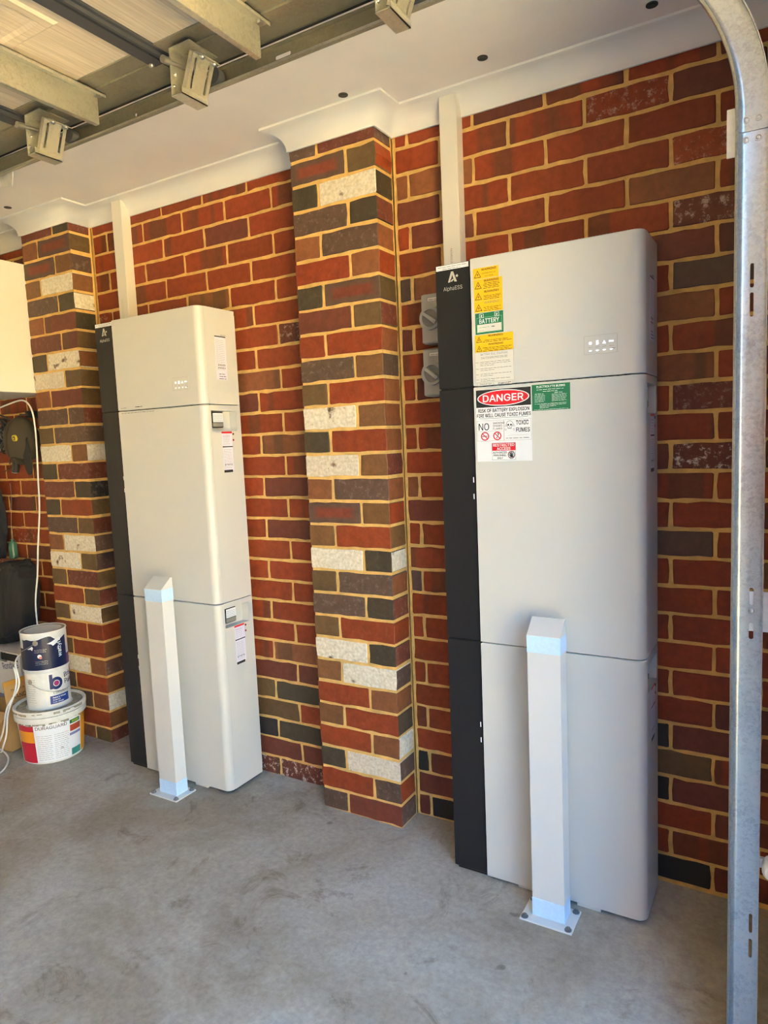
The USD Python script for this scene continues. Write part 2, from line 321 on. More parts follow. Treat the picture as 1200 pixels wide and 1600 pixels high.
class Sticker:
    """A flat label: its own backing mesh plus one mesh for each ink, all in the frame (right, up, out) at an origin."""
    def __init__(self, parent, name, w, h, m, origin, ex, ey, label=None, th=0.0004, poly=None):
        self.o, self.ex, self.ey = np.array(origin, float), np.array(ex, float), np.array(ey, float); self.ez = np.cross(self.ex, self.ey); self.th = th; self.ink = {}
        base = box(0, w, 0, h, 0, th) if poly is None else ext(poly, th)
        self.prim = obj(name, tf(base, self.o, self.ex, self.ey, self.ez), m, parent, label=label)
    def add(self, m, mesh, layer=1):
        if mesh is None: return self
        k = mesh.copy(); k.apply_translation((0, 0, self.th + 0.00025 * (layer - 1))); self.ink.setdefault(m, []).append(k); return self
    def rect(self, m, x0, y0, x1, y1, layer=1): return self.add(m, box(x0, x1, y0, y1, 0, 0.0002), layer)
    def poly(self, m, pts, layer=1): return self.add(m, ext(pts, 0.0002), layer)
    def frame(self, m, x0, y0, x1, y1, t, layer=1):
        return self.add(m, ext(sg.box(x0, y0, x1, y1).difference(sg.box(x0 + t, y0 + t, x1 - t, y1 - t)), 0.0002), layer)
    def text(self, m, s, x, y, h, layer=1, **k):
        t = text(s, h, **k); t.apply_translation((x, y, 0)); return self.add(m, t, layer)
    def done(self):
        for m, ms in self.ink.items():
            for g in ([[k] for k in ms] if len(ms) <= 3 else [ms]): obj('print', tf(cat_(g), self.o, self.ex, self.ey, self.ez), m, self.prim)
        return self.prim

def floor_z(x): return -0.0115 * x

# ------------------------------------------------------------------ room: floor, ceiling, far walls
CEIL = 2.52
XJ = -1.775            # the joint in the slab
fl = thing('floor', None, None, kind='structure')
def slab(x0, x1, y0, y1):
    b = trimesh.Trimesh(*[np.array(a) for a in ([[x0, y0, floor_z(x0)], [x1, y0, floor_z(x1)], [x1, y1, floor_z(x1)], [x0, y1, floor_z(x0)],
        [x0, y0, -0.15], [x1, y0, -0.15], [x1, y1, -0.15], [x0, y1, -0.15]], [[0, 1, 2], [0, 2, 3], [4, 6, 5], [4, 7, 6], [0, 4, 5], [0, 5, 1], [1, 5, 6], [1, 6, 2], [2, 6, 7], [2, 7, 3], [3, 7, 4], [3, 4, 0]])])
    return b
obj('slab', slab(XJ + 0.0045, 1.58, -6.2, 0.02), 'concrete', fl)
obj('slab', slab(-5.2, XJ - 0.0045, -6.2, 0.02), 'concrete', fl)
struct('ground', box(1.585, 60, -60, 60, -0.25, -0.03), 'driveway', label='sunlit paving outside the open garage door')
# unseen building opposite, added to bounce warm sunlight deep into the garage
hs = thing('added_house', None, None, kind='structure')
HX = 13.0
obj('wall', box(HX, HX + 7, -15, 11, -0.2, 3.3), 'house_render', hs)
obj('roof', tf(ext([(-0.6, 3.3), (7.6, 3.3), (3.5, 4.7)], 27), (HX, 11.5, 0), (1, 0, 0), (0, 0, 1), (0, -1, 0)), 'roof_tile', hs)
for wy in (-11, -6, 3, 7.5): obj('window', box(HX - 0.03, HX + 0.02, wy, wy + 1.6, 1.0, 2.2), 'gap_black', hs)
ce = thing('ceiling', None, None, kind='structure')
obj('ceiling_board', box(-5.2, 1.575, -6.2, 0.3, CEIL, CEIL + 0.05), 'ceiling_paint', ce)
for px, py in ((-0.048, -0.221), (0.406, -0.165), (0.872, -0.145), (-1.824, -0.254)):
    c = cyl((px, py, CEIL - 0.002), (px, py, CEIL + 0.001), 0.0155, 20)
    obj('plug', [c, cyl((px, py, CEIL - 0.0035), (px, py, CEIL - 0.001), 0.009, 16)], 'screw_black', ce, label='dark round plug in the white ceiling')
struct('roof', box(-5.4, 1.62, -6.4, 0.4, CEIL + 0.06, CEIL + 0.35), 'plaster')
struct('wall_rear', box(-4.4, -4.2, -6.2, 0.2, -0.2, CEIL), 'plaster')
struct('wall_far', box(-5.4, 1.575, -6.4, -6.2, -0.2, CEIL), 'brick_far')
NIB = 1.215
struct('wall_door_side', [box(NIB, NIB + 0.36, -0.76, 0.3, -0.2, CEIL), box(NIB, NIB + 0.36, -6.2, -5.6, -0.2, CEIL), box(NIB, NIB + 0.22, -5.6, -0.76, 2.40, CEIL)], 'brick_far')

# unseen wall past the opening, added to dim the light on the right-hand cabinet
struct('wall_light_blocker', box(1.62, 4.2, -9.0, -5.75, -0.2, 2.9), 'brick_far')
# ------------------------------------------------------------------ brickwork
MOD, BH, BL, BT, JT = 0.086, 0.0745, 0.2285, 0.1095, 0.0115
TOP = 2.50
TINT = {'R': (0.225, 0.040, 0.013), 'D': (0.13, 0.036, 0.024), 'N': (0.20, 0.075, 0.032), 'B': (0.15, 0.072, 0.030), 'O': (0.105, 0.066, 0.030),
        'K': (0.050, 0.040, 0.027), 'P': (0.088, 0.054, 0.042), 'W': (0.13, 0.075, 0.04), 'V': (0.022, 0.021, 0.022)}
rng = random.Random(11)
def outline(w, h, rg, j=0.0012, step=0.038):
    """The ragged outline of a brick face, counter-clockwise, corner at 0,0."""
    c = 0.003; P = []
    nx, ny = max(1, int(w / step)), 2
    for i in range(nx + 1): P.append((c + (w - 2 * c) * i / nx, rg.gauss(0, j)))
    for i in range(ny + 1): P.append((w + rg.gauss(0, j), c + (h - 2 * c) * i / ny))
    for i in range(nx + 1): P.append((w - c - (w - 2 * c) * i / nx, h + rg.gauss(0, j)))
    for i in range(ny + 1): P.append((rg.gauss(0, j), h - c - (h - 2 * c) * i / ny))
    return np.array(P)
def brick_mesh(x, z, w, h, y0, depth, rg):
    """A brick whose ragged face lies in the plane y = y0, looking towards -y."""
    P = outline(w, h, rg); n = len(P); b = 0.0016
    cen = np.array([w / 2, h / 2]); Q = P + (cen - P) / np.linalg.norm(cen - P, axis=1)[:, None] * b * 1.4
    V = np.vstack([np.c_[x + Q[:, 0], np.full(n, y0), z + Q[:, 1]], np.c_[x + P[:, 0], np.full(n, y0 + b), z + P[:, 1]], np.c_[x + P[:, 0], np.full(n, y0 + depth), z + P[:, 1]], [[x + w / 2, y0, z + h / 2]]])
    F = []
    for i in range(n):
        k = (i + 1) % n
        F += [(3 * n, i, k), (i, n + i, n + k), (i, n + k, k), (n + i, 2 * n + i, 2 * n + k), (n + i, 2 * n + k, n + k)]
    return V, np.array(F)
def heart_mesh(V, F, w, h):
    """Adds a ring inside the face so that a red heart can be coloured there; returns the tints' row for each vertex (0 rim, 1 heart)."""
    n = (len(V) - 1) // 3; c = V[3 * n]; A = c + (V[:n] - c) * np.array([0.86, 1, 0.66]); B = c + (V[:n] - c) * np.array([0.62, 1, 0.34])
    V2 = np.vstack([V, A, B]); a0, b0 = 3 * n + 1, 4 * n + 1; F2 = [f for f in F.tolist() if 3 * n not in f]
    for i in range(n):
        k = (i + 1) % n
        F2 += [(a0 + i, i, k), (a0 + i, k, a0 + k), (b0 + i, a0 + i, a0 + k), (b0 + i, a0 + k, b0 + k), (3 * n, b0 + i, b0 + k)]
    wt = np.zeros(len(V2)); wt[b0:] = 1; wt[3 * n] = 1
    return V2, np.array(F2), wt
def vary(c, rg, a=0.12):
    f = 1 + rg.uniform(-a, a); return tuple(x * f * (1 + rg.uniform(-a, a) * 0.4) for x in c)
def brick_prim(path, V, F, tint, marks, side=None, heart=None):
    """Splits the faces so that each carries its own colour; side = (tint, marks) for faces looking along +x."""
    V, F = np.asarray(V), np.asarray(F)
    v = V[F].reshape(-1, 3); nrm = np.cross(v[1::3] - v[::3], v[2::3] - v[::3]); nrm /= np.linalg.norm(nrm, axis=1, keepdims=True) + 1e-12
    col = np.tile(np.array(tint, np.float32), (len(v), 1)); mk_ = np.tile(np.array(marks, np.float32), (len(v), 1))
    if heart is not None:
        wv = heart[0][F].reshape(-1, 1); col = (col * (1 - wv) + np.array(heart[1], np.float32) * wv).astype(np.float32)
    if side is not None:
        s = np.repeat(nrm[:, 0] > 0.75, 3); col[s] = side[0]; mk_[s] = side[1]
    me = UsdGeom.Mesh.Define(stage, path)
    me.CreatePointsAttr(Vt.Vec3fArray.FromNumpy(v.astype(np.float32)))
    me.CreateFaceVertexCountsAttr(Vt.IntArray.FromNumpy(np.full(len(F), 3, np.int32)))
    me.CreateFaceVertexIndicesAttr(Vt.IntArray.FromNumpy(np.arange(len(v), dtype=np.int32)))
    me.CreateSubdivisionSchemeAttr('none')
    api = UsdGeom.PrimvarsAPI(me)
    api.CreatePrimvar('tint', T_.Color3fArray, 'vertex').Set(Vt.Vec3fArray.FromNumpy(col))
    api.CreatePrimvar('marks', T_.Vector3fArray, 'vertex').Set(Vt.Vec3fArray.FromNumpy(mk_))
    UsdShade.MaterialBindingAPI.Apply(me.GetPrim()).Bind(M['brick'])
    return me.GetPrim()

wall = thing('wall_back', None, None, kind='structure')
PL_L, PL_R, PM_L, PM_R, PY = -1.955, -1.605, -0.350, 0.0, -0.120
BAYS = [(-5.19, PL_L), (PL_R, PM_L), (PM_R, NIB - 0.002)]
def ragged_panel(x0, x1, z0, z1, y):
    nx, nz = max(2, int((x1 - x0) / 0.06)), max(2, int((z1 - z0) / 0.03))
    X, Z = np.meshgrid(np.linspace(x0, x1, nx), np.linspace(z0, z1, nz)); P = np.stack([X, np.zeros_like(X), Z], -1)
    Y = y + 0.0016 * (meshkit.noise(P * 45, 3) - 0.5) * 2
    V = np.c_[X.ravel(), Y.ravel(), Z.ravel()]; F = []
    for i in range(nz - 1):
        for j in range(nx - 1):
            a = i * nx + j; F += [(a, a + 1, a + nx + 1), (a, a + nx + 1, a + nx)]
    return trimesh.Trimesh(V, F, process=False)
obj('mortar', [ragged_panel(a, b, -0.03, TOP, 0.0028) for a, b in BAYS], 'mortar', wall, smooth=True)
obj('core', box(-5.19, NIB, 0.02, 0.12, -0.1, TOP), 'mortar', wall)
# bricks of the wall that the photograph sets apart: (bay, course, index from the pillar on its left) -> kind
SPECIAL = {}
def spec(x, course, kind, e=0.0): SPECIAL[(round(x, 2), course)] = (kind, e)
for x, c, k in ((-0.60, 3, 'K'), (-0.77, 3, 'V'), (-0.41, 4, 'R'), (-0.65, 4, 'O'), (-0.53, 5, 'K'), (-0.77, 5, 'O'), (-0.65, 2, 'D'), (-0.42, 2, 'D'), (-0.65, 6, 'D'), (-0.42, 6, 'D'),
                (0.90, 1, 'V'), (1.10, 1, 'D'), (0.89, 5, 'O'), (0.8, 6, 'V'), (0.77, 4, 'V'), (1.01, 4, 'D'), (1.01, 24, 'D'), (1.01, 22, 'P'), (1.01, 6, 'D'), (0.89, 13, 'P'),
                (0.17, 1, 'V'), (0.06, 1, 'D'), (0.10, 2, 'D'), (0.06, 3, 'V'), (0.10, 14, 'D'), (0.05, 11, 'P'), (0.05, 23, 'P')): spec(x, c, k)
spec(1.02, 16, 'D', 1.0); spec(1.02, 24, 'D', 0.6); spec(1.03, 18, 'D', 0.3); spec(-0.47, 22, 'D', 0.45)
def wall_kind(cx, course, rg):
    best = None
    for (x, c), (k, e) in SPECIAL.items():
        if c == course and abs(x - cx) < 0.115: best = (k, e)
    return best
hidden = []
for bx0, bx1 in BAYS:
    for c in range(1, 30):
        z = (c - 1) * MOD + JT / 2 + 0.000
        z0 = max(z, -0.03)
        h = BH if z + BH < TOP else TOP - z
        perp0 = (0.898 if c % 2 == 0 else 1.018)
        k0 = math.floor((bx0 - perp0) / 0.24)
        x = perp0 + 0.24 * k0 + JT / 2
        while x < bx1 - 0.012:
            a, b = max(x, bx0 + (0.012 if bx0 > -5 else 0)), min(x + BL, bx1 - (0.004 if bx1 < 1 else 0))
            if b - a > 0.02:
                rg = random.Random(int((x + 10) * 1000) * 31 + c)
                V, F = brick_mesh(a, z, b - a, h, 0.0 + rg.uniform(-0.0007, 0.0007), 0.02, rg)
                cx = (a + b) / 2; kind = wall_kind(cx, c, rg)
                u = rg.random(); band = 0.0; efflo = 0.0
                if kind is not None: kind, efflo = kind
                else:
                    kind = 'R' if u < 0.82 else ('N' if u < 0.88 else 'D')
                    band = 1.0 if rg.random() < 0.42 else 0.15
                    if rg.random() < 0.015: efflo = 0.4
                    if c <= 1: efflo = 1.0; kind = 'D'
                hid = (0.30 < cx < 0.76 and c <= 21) or (-1.42 < cx < -0.83 and c <= 21) or cx < -2.75
                if hid: hidden.append((V, F, vary(TINT[kind], rg), (band, 0, efflo)))
                else: brick_prim(numbered(path_of(wall), 'brick'), V, F, vary(TINT[kind], rg), (band, 0, efflo))
            x += 0.24
n = 0; VV, FF, CC, MM = [], [], [], []
for V, F, t, mm in hidden:
    VV.append(V); FF.append(F + n); n += len(V)
pr = brick_prim(path_of(wall) + '/hidden_brick', np.vstack(VV), np.vstack(FF), TINT['R'], (0.4, 0, 0.1)); tag(pr, kind='stuff')

MID = [('P', 'r', 'P'), ('R', 'P', 'R'), ('K', 'w', 'P'), ('R', 'N', 'W'), ('B', 'R', 'K'), ('R', 'N', 'N'), ('B', 'W', 'P'), ('W', 'K', 'D'), ('O', 'R', 'R'), ('P', 'K', 'D'),
       ('O', 'P', 'N'), ('W', 'K', 'W'), ('B', 'R', 'B'), ('Q', 'B', 'R'), ('N', 'P', 'N'), ('w', 'B', 'D'), ('K', 'R', 'N'), ('W', 'B', 'N'), ('O', 'R', 'N'), ('P', 'B', 'P'),
       ('R', 'R', 'N'), ('q', 'O', 'D'), ('K', 'Q', 'O'), ('R', 'N', 'R'), ('N', 'P', 'N'), ('P', 'K', 'D'), ('K', 'W', 'K'), ('Q', 'O', 'R'), ('P', 'D', 'P')]
LEFT = [('N', 'O', 'D'), ('P', 'R', 'B'), ('P', 'N', 'W'), ('P', 'R', 'B'), ('W', 'N', 'P'), ('O', 'R', 'B'), ('R', 'R', 'R'), ('O', 'W', 'O'), ('R', 'O', 'D'), ('O', 'D', 'O'),
        ('W', 'O', 'P'), ('N', 'W', 'P'), ('P', 'O', 'D'), ('K', 'R', 'O'), ('D', 'K', 'V'), ('K', 'D', 'D'), ('W', 'B', 'W'), ('O', 'P', 'P'), ('P', 'P', 'D'), ('N', 'q', 'O'),
        ('w', 'O', 'O'), ('K', 'W', 'N'), ('D', 'q', 'O'), ('N', 'q', 'K'), ('P', 'K', 'W'), ('B', 'W', 'B'), ('Q', 'B', 'P'), ('N', 'Q', 'O'), ('D', 'K', 'D')]
def kind_of(k):
    """(tint, marks)"""
    if k == 'W': return TINT['W'], (0, 1.0, 0)
    if k == 'w': return TINT['D'], (0, 0.85, 0.3)
    if k == 'Q': return TINT['P'], (0.0, 0, 0)      # dark brick with a red heart (built as its own patch)
    if k == 'q': return TINT['D'], (0.9, 0, 0)
    if k == 'r': return TINT['D'], (0.8, 0, 0)
    return TINT[k], (0.12 if k in 'RDN' else 0.0, 0, 0.12 if k in 'PDV' else 0.03)
def pillar(xl, xr, table, full_left_odd, label):
    t = thing('brick_pillar', label, 'pillar', group='multicoloured brick pillars')
    inset = 0.003
    V = ragged_panel(xl + inset, xr - inset, -0.03, TOP, PY + inset)
    mid = box(xl + inset, xr - inset, PY + inset + 0.004, -0.0005, -0.03, TOP)
    obj('mortar', [V, mid], 'mortar', t)
    for c in range(1, 30):
        z = (c - 1) * MOD + JT / 2
        h = BH if z + BH < TOP else TOP - z
        kl, kr, ks = table[c - 1]
        full_left = (c % 2 == 1) == full_left_odd
        wl = BL if full_left else BT
        for i, (a, b, k) in enumerate(((xl, xl + wl, kl), (xl + wl + JT, xr, kr))):
            rg = random.Random(c * 977 + i * 13 + int(xl * 1000))
            y0 = PY + rg.uniform(-0.0006, 0.0006)
            Vb, Fb = brick_mesh(a, z, b - a, h, y0, BT - 0.002, rg)
            ti, ma = kind_of(k); side = None
            if i == 1:
                st, sm = kind_of(ks); side = (vary(st, rg), sm)
            ht = None
            if k == 'Q':
                Vb, Fb, wt = heart_mesh(Vb, Fb, b - a, h); ht = (wt, vary((0.17, 0.040, 0.024), rg))
            brick_prim(numbered(path_of(t), 'brick'), Vb, Fb, vary(ti, rg, 0.10), ma, side, ht)
    return t
pillar(PM_L, PM_R, MID, False, 'multicoloured brick pillar between the two white battery units')
pillar(PL_L, PL_R, LEFT, True, 'multicoloured brick pillar behind the stacked paint tins, left of both battery units')

# ------------------------------------------------------------------ cornice
def cornice(path, prof, closed=False):
    P = np.array(path, float); d = np.diff(P, axis=0); d /= np.linalg.norm(d, axis=1, keepdims=True)
    nn = np.c_[d[:, 1], -d[:, 0]]
    off = []
    for i in range(len(P)):
        a = nn[max(i - 1, 0)]; b = nn[min(i, len(nn) - 1)]; off.append((a + b) / (1 + a @ b))
    off = np.array(off); K = len(prof); V = []
    for i in range(len(P)):
        for o, z in prof: V.append((*(P[i] + off[i] * o), z))
    F = []
    # split each run so that mitre corners stay sharp
    for i in range(len(P) - 1):
        for j in range(K):
            a, b = i * K + j, i * K + (j + 1) % K; F += [(a, b, b + K), (a, b + K, a + K)]
    return trimesh.Trimesh(np.array(V), F, process=False)
CB, CS = 2.447, 0.073
prof = [(0.0, CB), (0.007, CB)]
for i in range(13):
    a = PI / 2 * i / 12; prof.append((CS - 0.007 - (CS - 0.014) * math.cos(a), CB + 0.001 + (CS - 0.010) * math.sin(a)))
prof += [(CS, CEIL - 0.007), (CS, CEIL), (0.0, CEIL)]
path = [(-5.19, -0.001), (PL_L, -0.001), (PL_L, PY), (PL_R, PY), (PL_R, -0.001), (PM_L, -0.001), (PM_L, PY), (PM_R, PY), (PM_R, -0.001), (NIB, -0.001)]
cm = cornice(path, prof); cm.fix_normals()
struct('trim_1', cm, 'white_paint', smooth=30, label='white plaster cove cornice stepping round the brick pillars')

# ------------------------------------------------------------------ battery units
UW = 0.606
def plan(x0, x1, y0, y1, r):
    P = [(x0, y0)]
    for i in range(11):
        a = -PI / 2 + PI / 2 * i / 10; P.append((x1 - r + r * math.cos(a), y0 + r + r * math.sin(a)))
    P += [(x1, y1), (x0, y1)]
    return P
EXF, EZF = (1, 0, 0), (0, 0, 1)
EXS, EZS = (0, 1, 0), (0, 0, 1)
def logo_poly(s):
    """A capital A with an open right leg and a small tilted square beside it."""
    A = sg.Polygon([(0, 0), (0.36, 1), (0.58, 1), (0.95, 0), (0.70, 0), (0.47, 0.66), (0.24, 0)]).difference(sg.Polygon([(0.28, 0.14), (0.62, 0.14), (0.62, 0.24), (0.30, 0.26)]).buffer(0.02))
    A = A.union(sg.Polygon([(0.28, 0.12), (0.52, 0.30), (0.64, 0.22), (0.40, 0.02)]))
    sq = affinity.rotate(sg.box(0.86, 0.42, 1.08, 0.64), 38)
    return affinity.scale(sg.MultiPolygon([g for g in getattr(A, 'geoms', [A])] + [sq]), s, s, origin=(0, 0))
def unit(loc, label, stickers):
    t = thing('battery_unit', label, 'battery', loc, group='battery cabinets along the brick wall')
    lv = [(0.010, 0.7835), (0.7865, 1.570), (1.573, 1.944)]
    obj('base_frame', [box(0.012, UW - 0.012, 0.03, 0.20, -0.001, 0.012), box(0.012, UW - 0.02, 0.012, 0.03, 0.004, 0.012)], 'gap_black', t)
    obj('foot', box(0.22, 0.33, 0.006, 0.05, -0.004, 0.010), 'enclosure_white', t); obj('foot', box(0.405, 0.475, 0.006, 0.05, -0.004, 0.010), 'enclosure_white', t)
    obj('core', box(0.004, UW - 0.042, 0.016, 0.196, 0.012, 1.940), 'gap_black', t)
    for i, (z0, z1) in enumerate(lv):
        obj('side_panel', chamfer_prism([(0.0, 0.010), (0.1165, 0.010), (0.1165, 0.20), (0.0, 0.20)], z0, z1 - (0.001 if i < 2 else 0.002), 0.002), 'enclosure_dark', t, label='charcoal side panel')
        obj('front_cover', chamfer_prism(plan(0.118, UW, 0.0, 0.0318, 0.028), z0, z1, 0.0025), 'enclosure_white', t, smooth=40)
        b = box(0.1185, UW - 0.0006, 0.033, 0.2005, z0, z1)
        bd = obj('body', b, 'enclosure_side', t) if i == 2 else None
        if i < 2:
            rz0, rz1 = z1 - 0.102, z1 - 0.022
            rec = box(UW - 0.036, UW + 0.01, 0.038, 0.176, rz0, rz1)
            b = trimesh.boolean.difference([b, rec], engine='manifold')
            bd = obj('body', b, 'enclosure_side', t)
            bk = obj('breaker', cbox(UW - 0.034, UW - 0.013, 0.041, 0.118, rz0 + 0.014, rz1 - 0.004, 0.004), 'black_plastic', t, label='black isolating breaker in the recess')
            obj('lever', cbox(UW - 0.014, UW - 0.0105, 0.055, 0.112, rz0 + 0.018, rz0 + 0.034, 0.001), 'pvc_grey_dark', bk)
            s = Sticker(t, 'breaker_label', 0.056, 0.036, 'sticker_white', (UW - 0.0129, 0.058, rz1 - 0.044), EXS, EZS)
            for q in range(4): s.add('ink_grey', bars(0.004, 0.052, 0.005 + 0.007 * q, 0.0025, 40 + q + i * 9))
            s.done()
            # rating label below the recess
            s = Sticker(t, 'rating_label', 0.058, 0.150, 'sticker_lilac', (UW - 0.0006, 0.088, rz0 - 0.158), EXS, EZS)
            s.rect('sticker_red', -0.001, 0.149, 0.057, 0.156).rect('ink_black', 0.0, 0.094, 0.058, 0.098).rect('ink_black', 0.001, -0.006, 0.050, 0.004)
            for q in range(12): s.add('ink_pale', bars(0.006, 0.054, 0.012 + 0.0065 * q, 0.003, 100 + q + i * 31, fill=0.9))
            for q in range(5): s.add('magenta' if q == 4 else 'ink_pale', bars(0.006, 0.050, 0.106 + 0.008 * q, 0.003, 140 + q + i * 31, fill=0.85))
            for q in range(5): s.rect('ink_grey', 0.008 + 0.009 * q, 0.022 + 0.002 * (q % 2), 0.013 + 0.009 * q, 0.028)
            s.done()
            obj('indicator', cyl((UW - 0.002, 0.153, rz0 - 0.012), (UW + 0.001, 0.153, rz0 - 0.012), 0.0042, 14), 'ink_brown', t)
            obj('indicator', cyl((UW - 0.002, 0.152, rz0 - 0.036), (UW + 0.001, 0.152, rz0 - 0.036), 0.0042, 14), 'red_pin', t)
            for zz in (z0 + 0.503, z0 + 0.452) if i == 0 else (z0 + 0.505, z0 + 0.454):
                obj('led_slot', cbox(0.1035, 0.1075, 0.0085, 0.012, zz - 0.0085, zz + 0.0085, 0.0008), 'led_white', t)
        else:
            s = Sticker(t, 'rating_label', 0.061, 0.170, 'sticker_lilac', (UW - 0.0006, 0.082, 1.668), EXS, EZS)
            s.rect('ink_black', 0.0, 0.166, 0.061, 0.170)
            s.text('ink_grey', 'AlphaESS', 0.032, 0.172, 0.005)
            for q in range(17): s.add('ink_pale', bars(0.006, 0.055, 0.040 + 0.007 * q, 0.003, 300 + q, fill=0.9))
            for q in range(10): s.rect('ink_grey', 0.012 + 0.0085 * (q % 5), 0.044 + 0.011 * (q // 5), 0.017 + 0.0085 * (q % 5), 0.050 + 0.011 * (q // 5))
            for q in range(3): s.add('ink_black', bars(0.014, 0.056, 0.004 + 0.009 * q, 0.005, 330 + q, fill=0.9))
            s.done()
    obj('back_plate', box(0.02, UW - 0.012, 0.2025, 0.215, 0.02, 1.93), 'enclosure_side', t)
    # the badge
    s = Sticker(t, 'badge', 0.0008, 0.0008, 'enclosure_dark', (0.03, 0.0099, 1.865), EXF, EZF, th=0.0002)
    s.poly('ink_silver', affinity.translate(logo_poly(0.031), 0.0105, 0.0235)); s.text('ink_silver', 'AlphaESS', -0.005, 0.0, 0.0115, fit=0.062)
    s.done()
    s = Sticker(t, 'caution_strip', 0.107, 0.0145, 'sticker_white', (0.002, 0.0099, 1.926), EXF, EZF)
    s.add('ink_grey', bars(0.006, 0.100, 0.0085, 0.0032, 5)); s.add('ink_grey', bars(0.022, 0.080, 0.0028, 0.0032, 6)); s.done()
    # status display
    s = Sticker(t, 'status_display', 0.089, 0.050, 'enclosure_white', (0.448, -0.0003, 1.633), EXF, EZF)
    s.frame('ink_pale', 0, 0, 0.089, 0.050, 0.0008)
    for q in range(4):
        x = 0.017 + 0.0185 * q
        s.poly('display_led', [sg.Point(x, 0.030).buffer(0.0042), sg.box(x - 0.0035, 0.025, x + 0.0035, 0.036), sg.Polygon([(x - 0.005, 0.026), (x + 0.005, 0.026), (x, 0.035)]), sg.box(x - 0.006, 0.0285, x + 0.006, 0.033)][q])
        s.add('ink_grey', bars(x - 0.005, x + 0.006, 0.018, 0.0022, 60 + q)); s.poly('display_led', affinity.scale(sg.Point(x, 0.0095).buffer(1), 0.0042, 0.0021))
    s.add('ink_grey', bars(0.070, 0.083, 0.011, 0.003, 77)); s.done()
    stickers(t)
    return t

def bolt_triangle(s, x, y, w, m='ink_brown'):
    o = sg.Polygon([(0, 0), (1, 0), (0.5, 0.95)]); i = affinity.translate(affinity.scale(o, 0.76, 0.76, origin=(0.5, 0.32)), 0, 0)
    s.poly(m, affinity.translate(affinity.scale(o.difference(i), w, w, origin=(0, 0)), x, y))
    b = sg.Polygon([(0.56, 0.62), (0.36, 0.36), (0.50, 0.36), (0.44, 0.14), (0.66, 0.42), (0.51, 0.42)])
    s.poly(m, affinity.translate(affinity.scale(b, w, w, origin=(0, 0)), x, y))
def no_sign(s, x, y, r):
    ring = sg.Point(0, 0).buffer(r).difference(sg.Point(0, 0).buffer(r * 0.76))
    bar = affinity.rotate(sg.box(-r * 0.85, -r * 0.10, r * 0.85, r * 0.10), -45)
    s.poly('sticker_red', affinity.translate(ring.union(bar), x, y), layer=2)

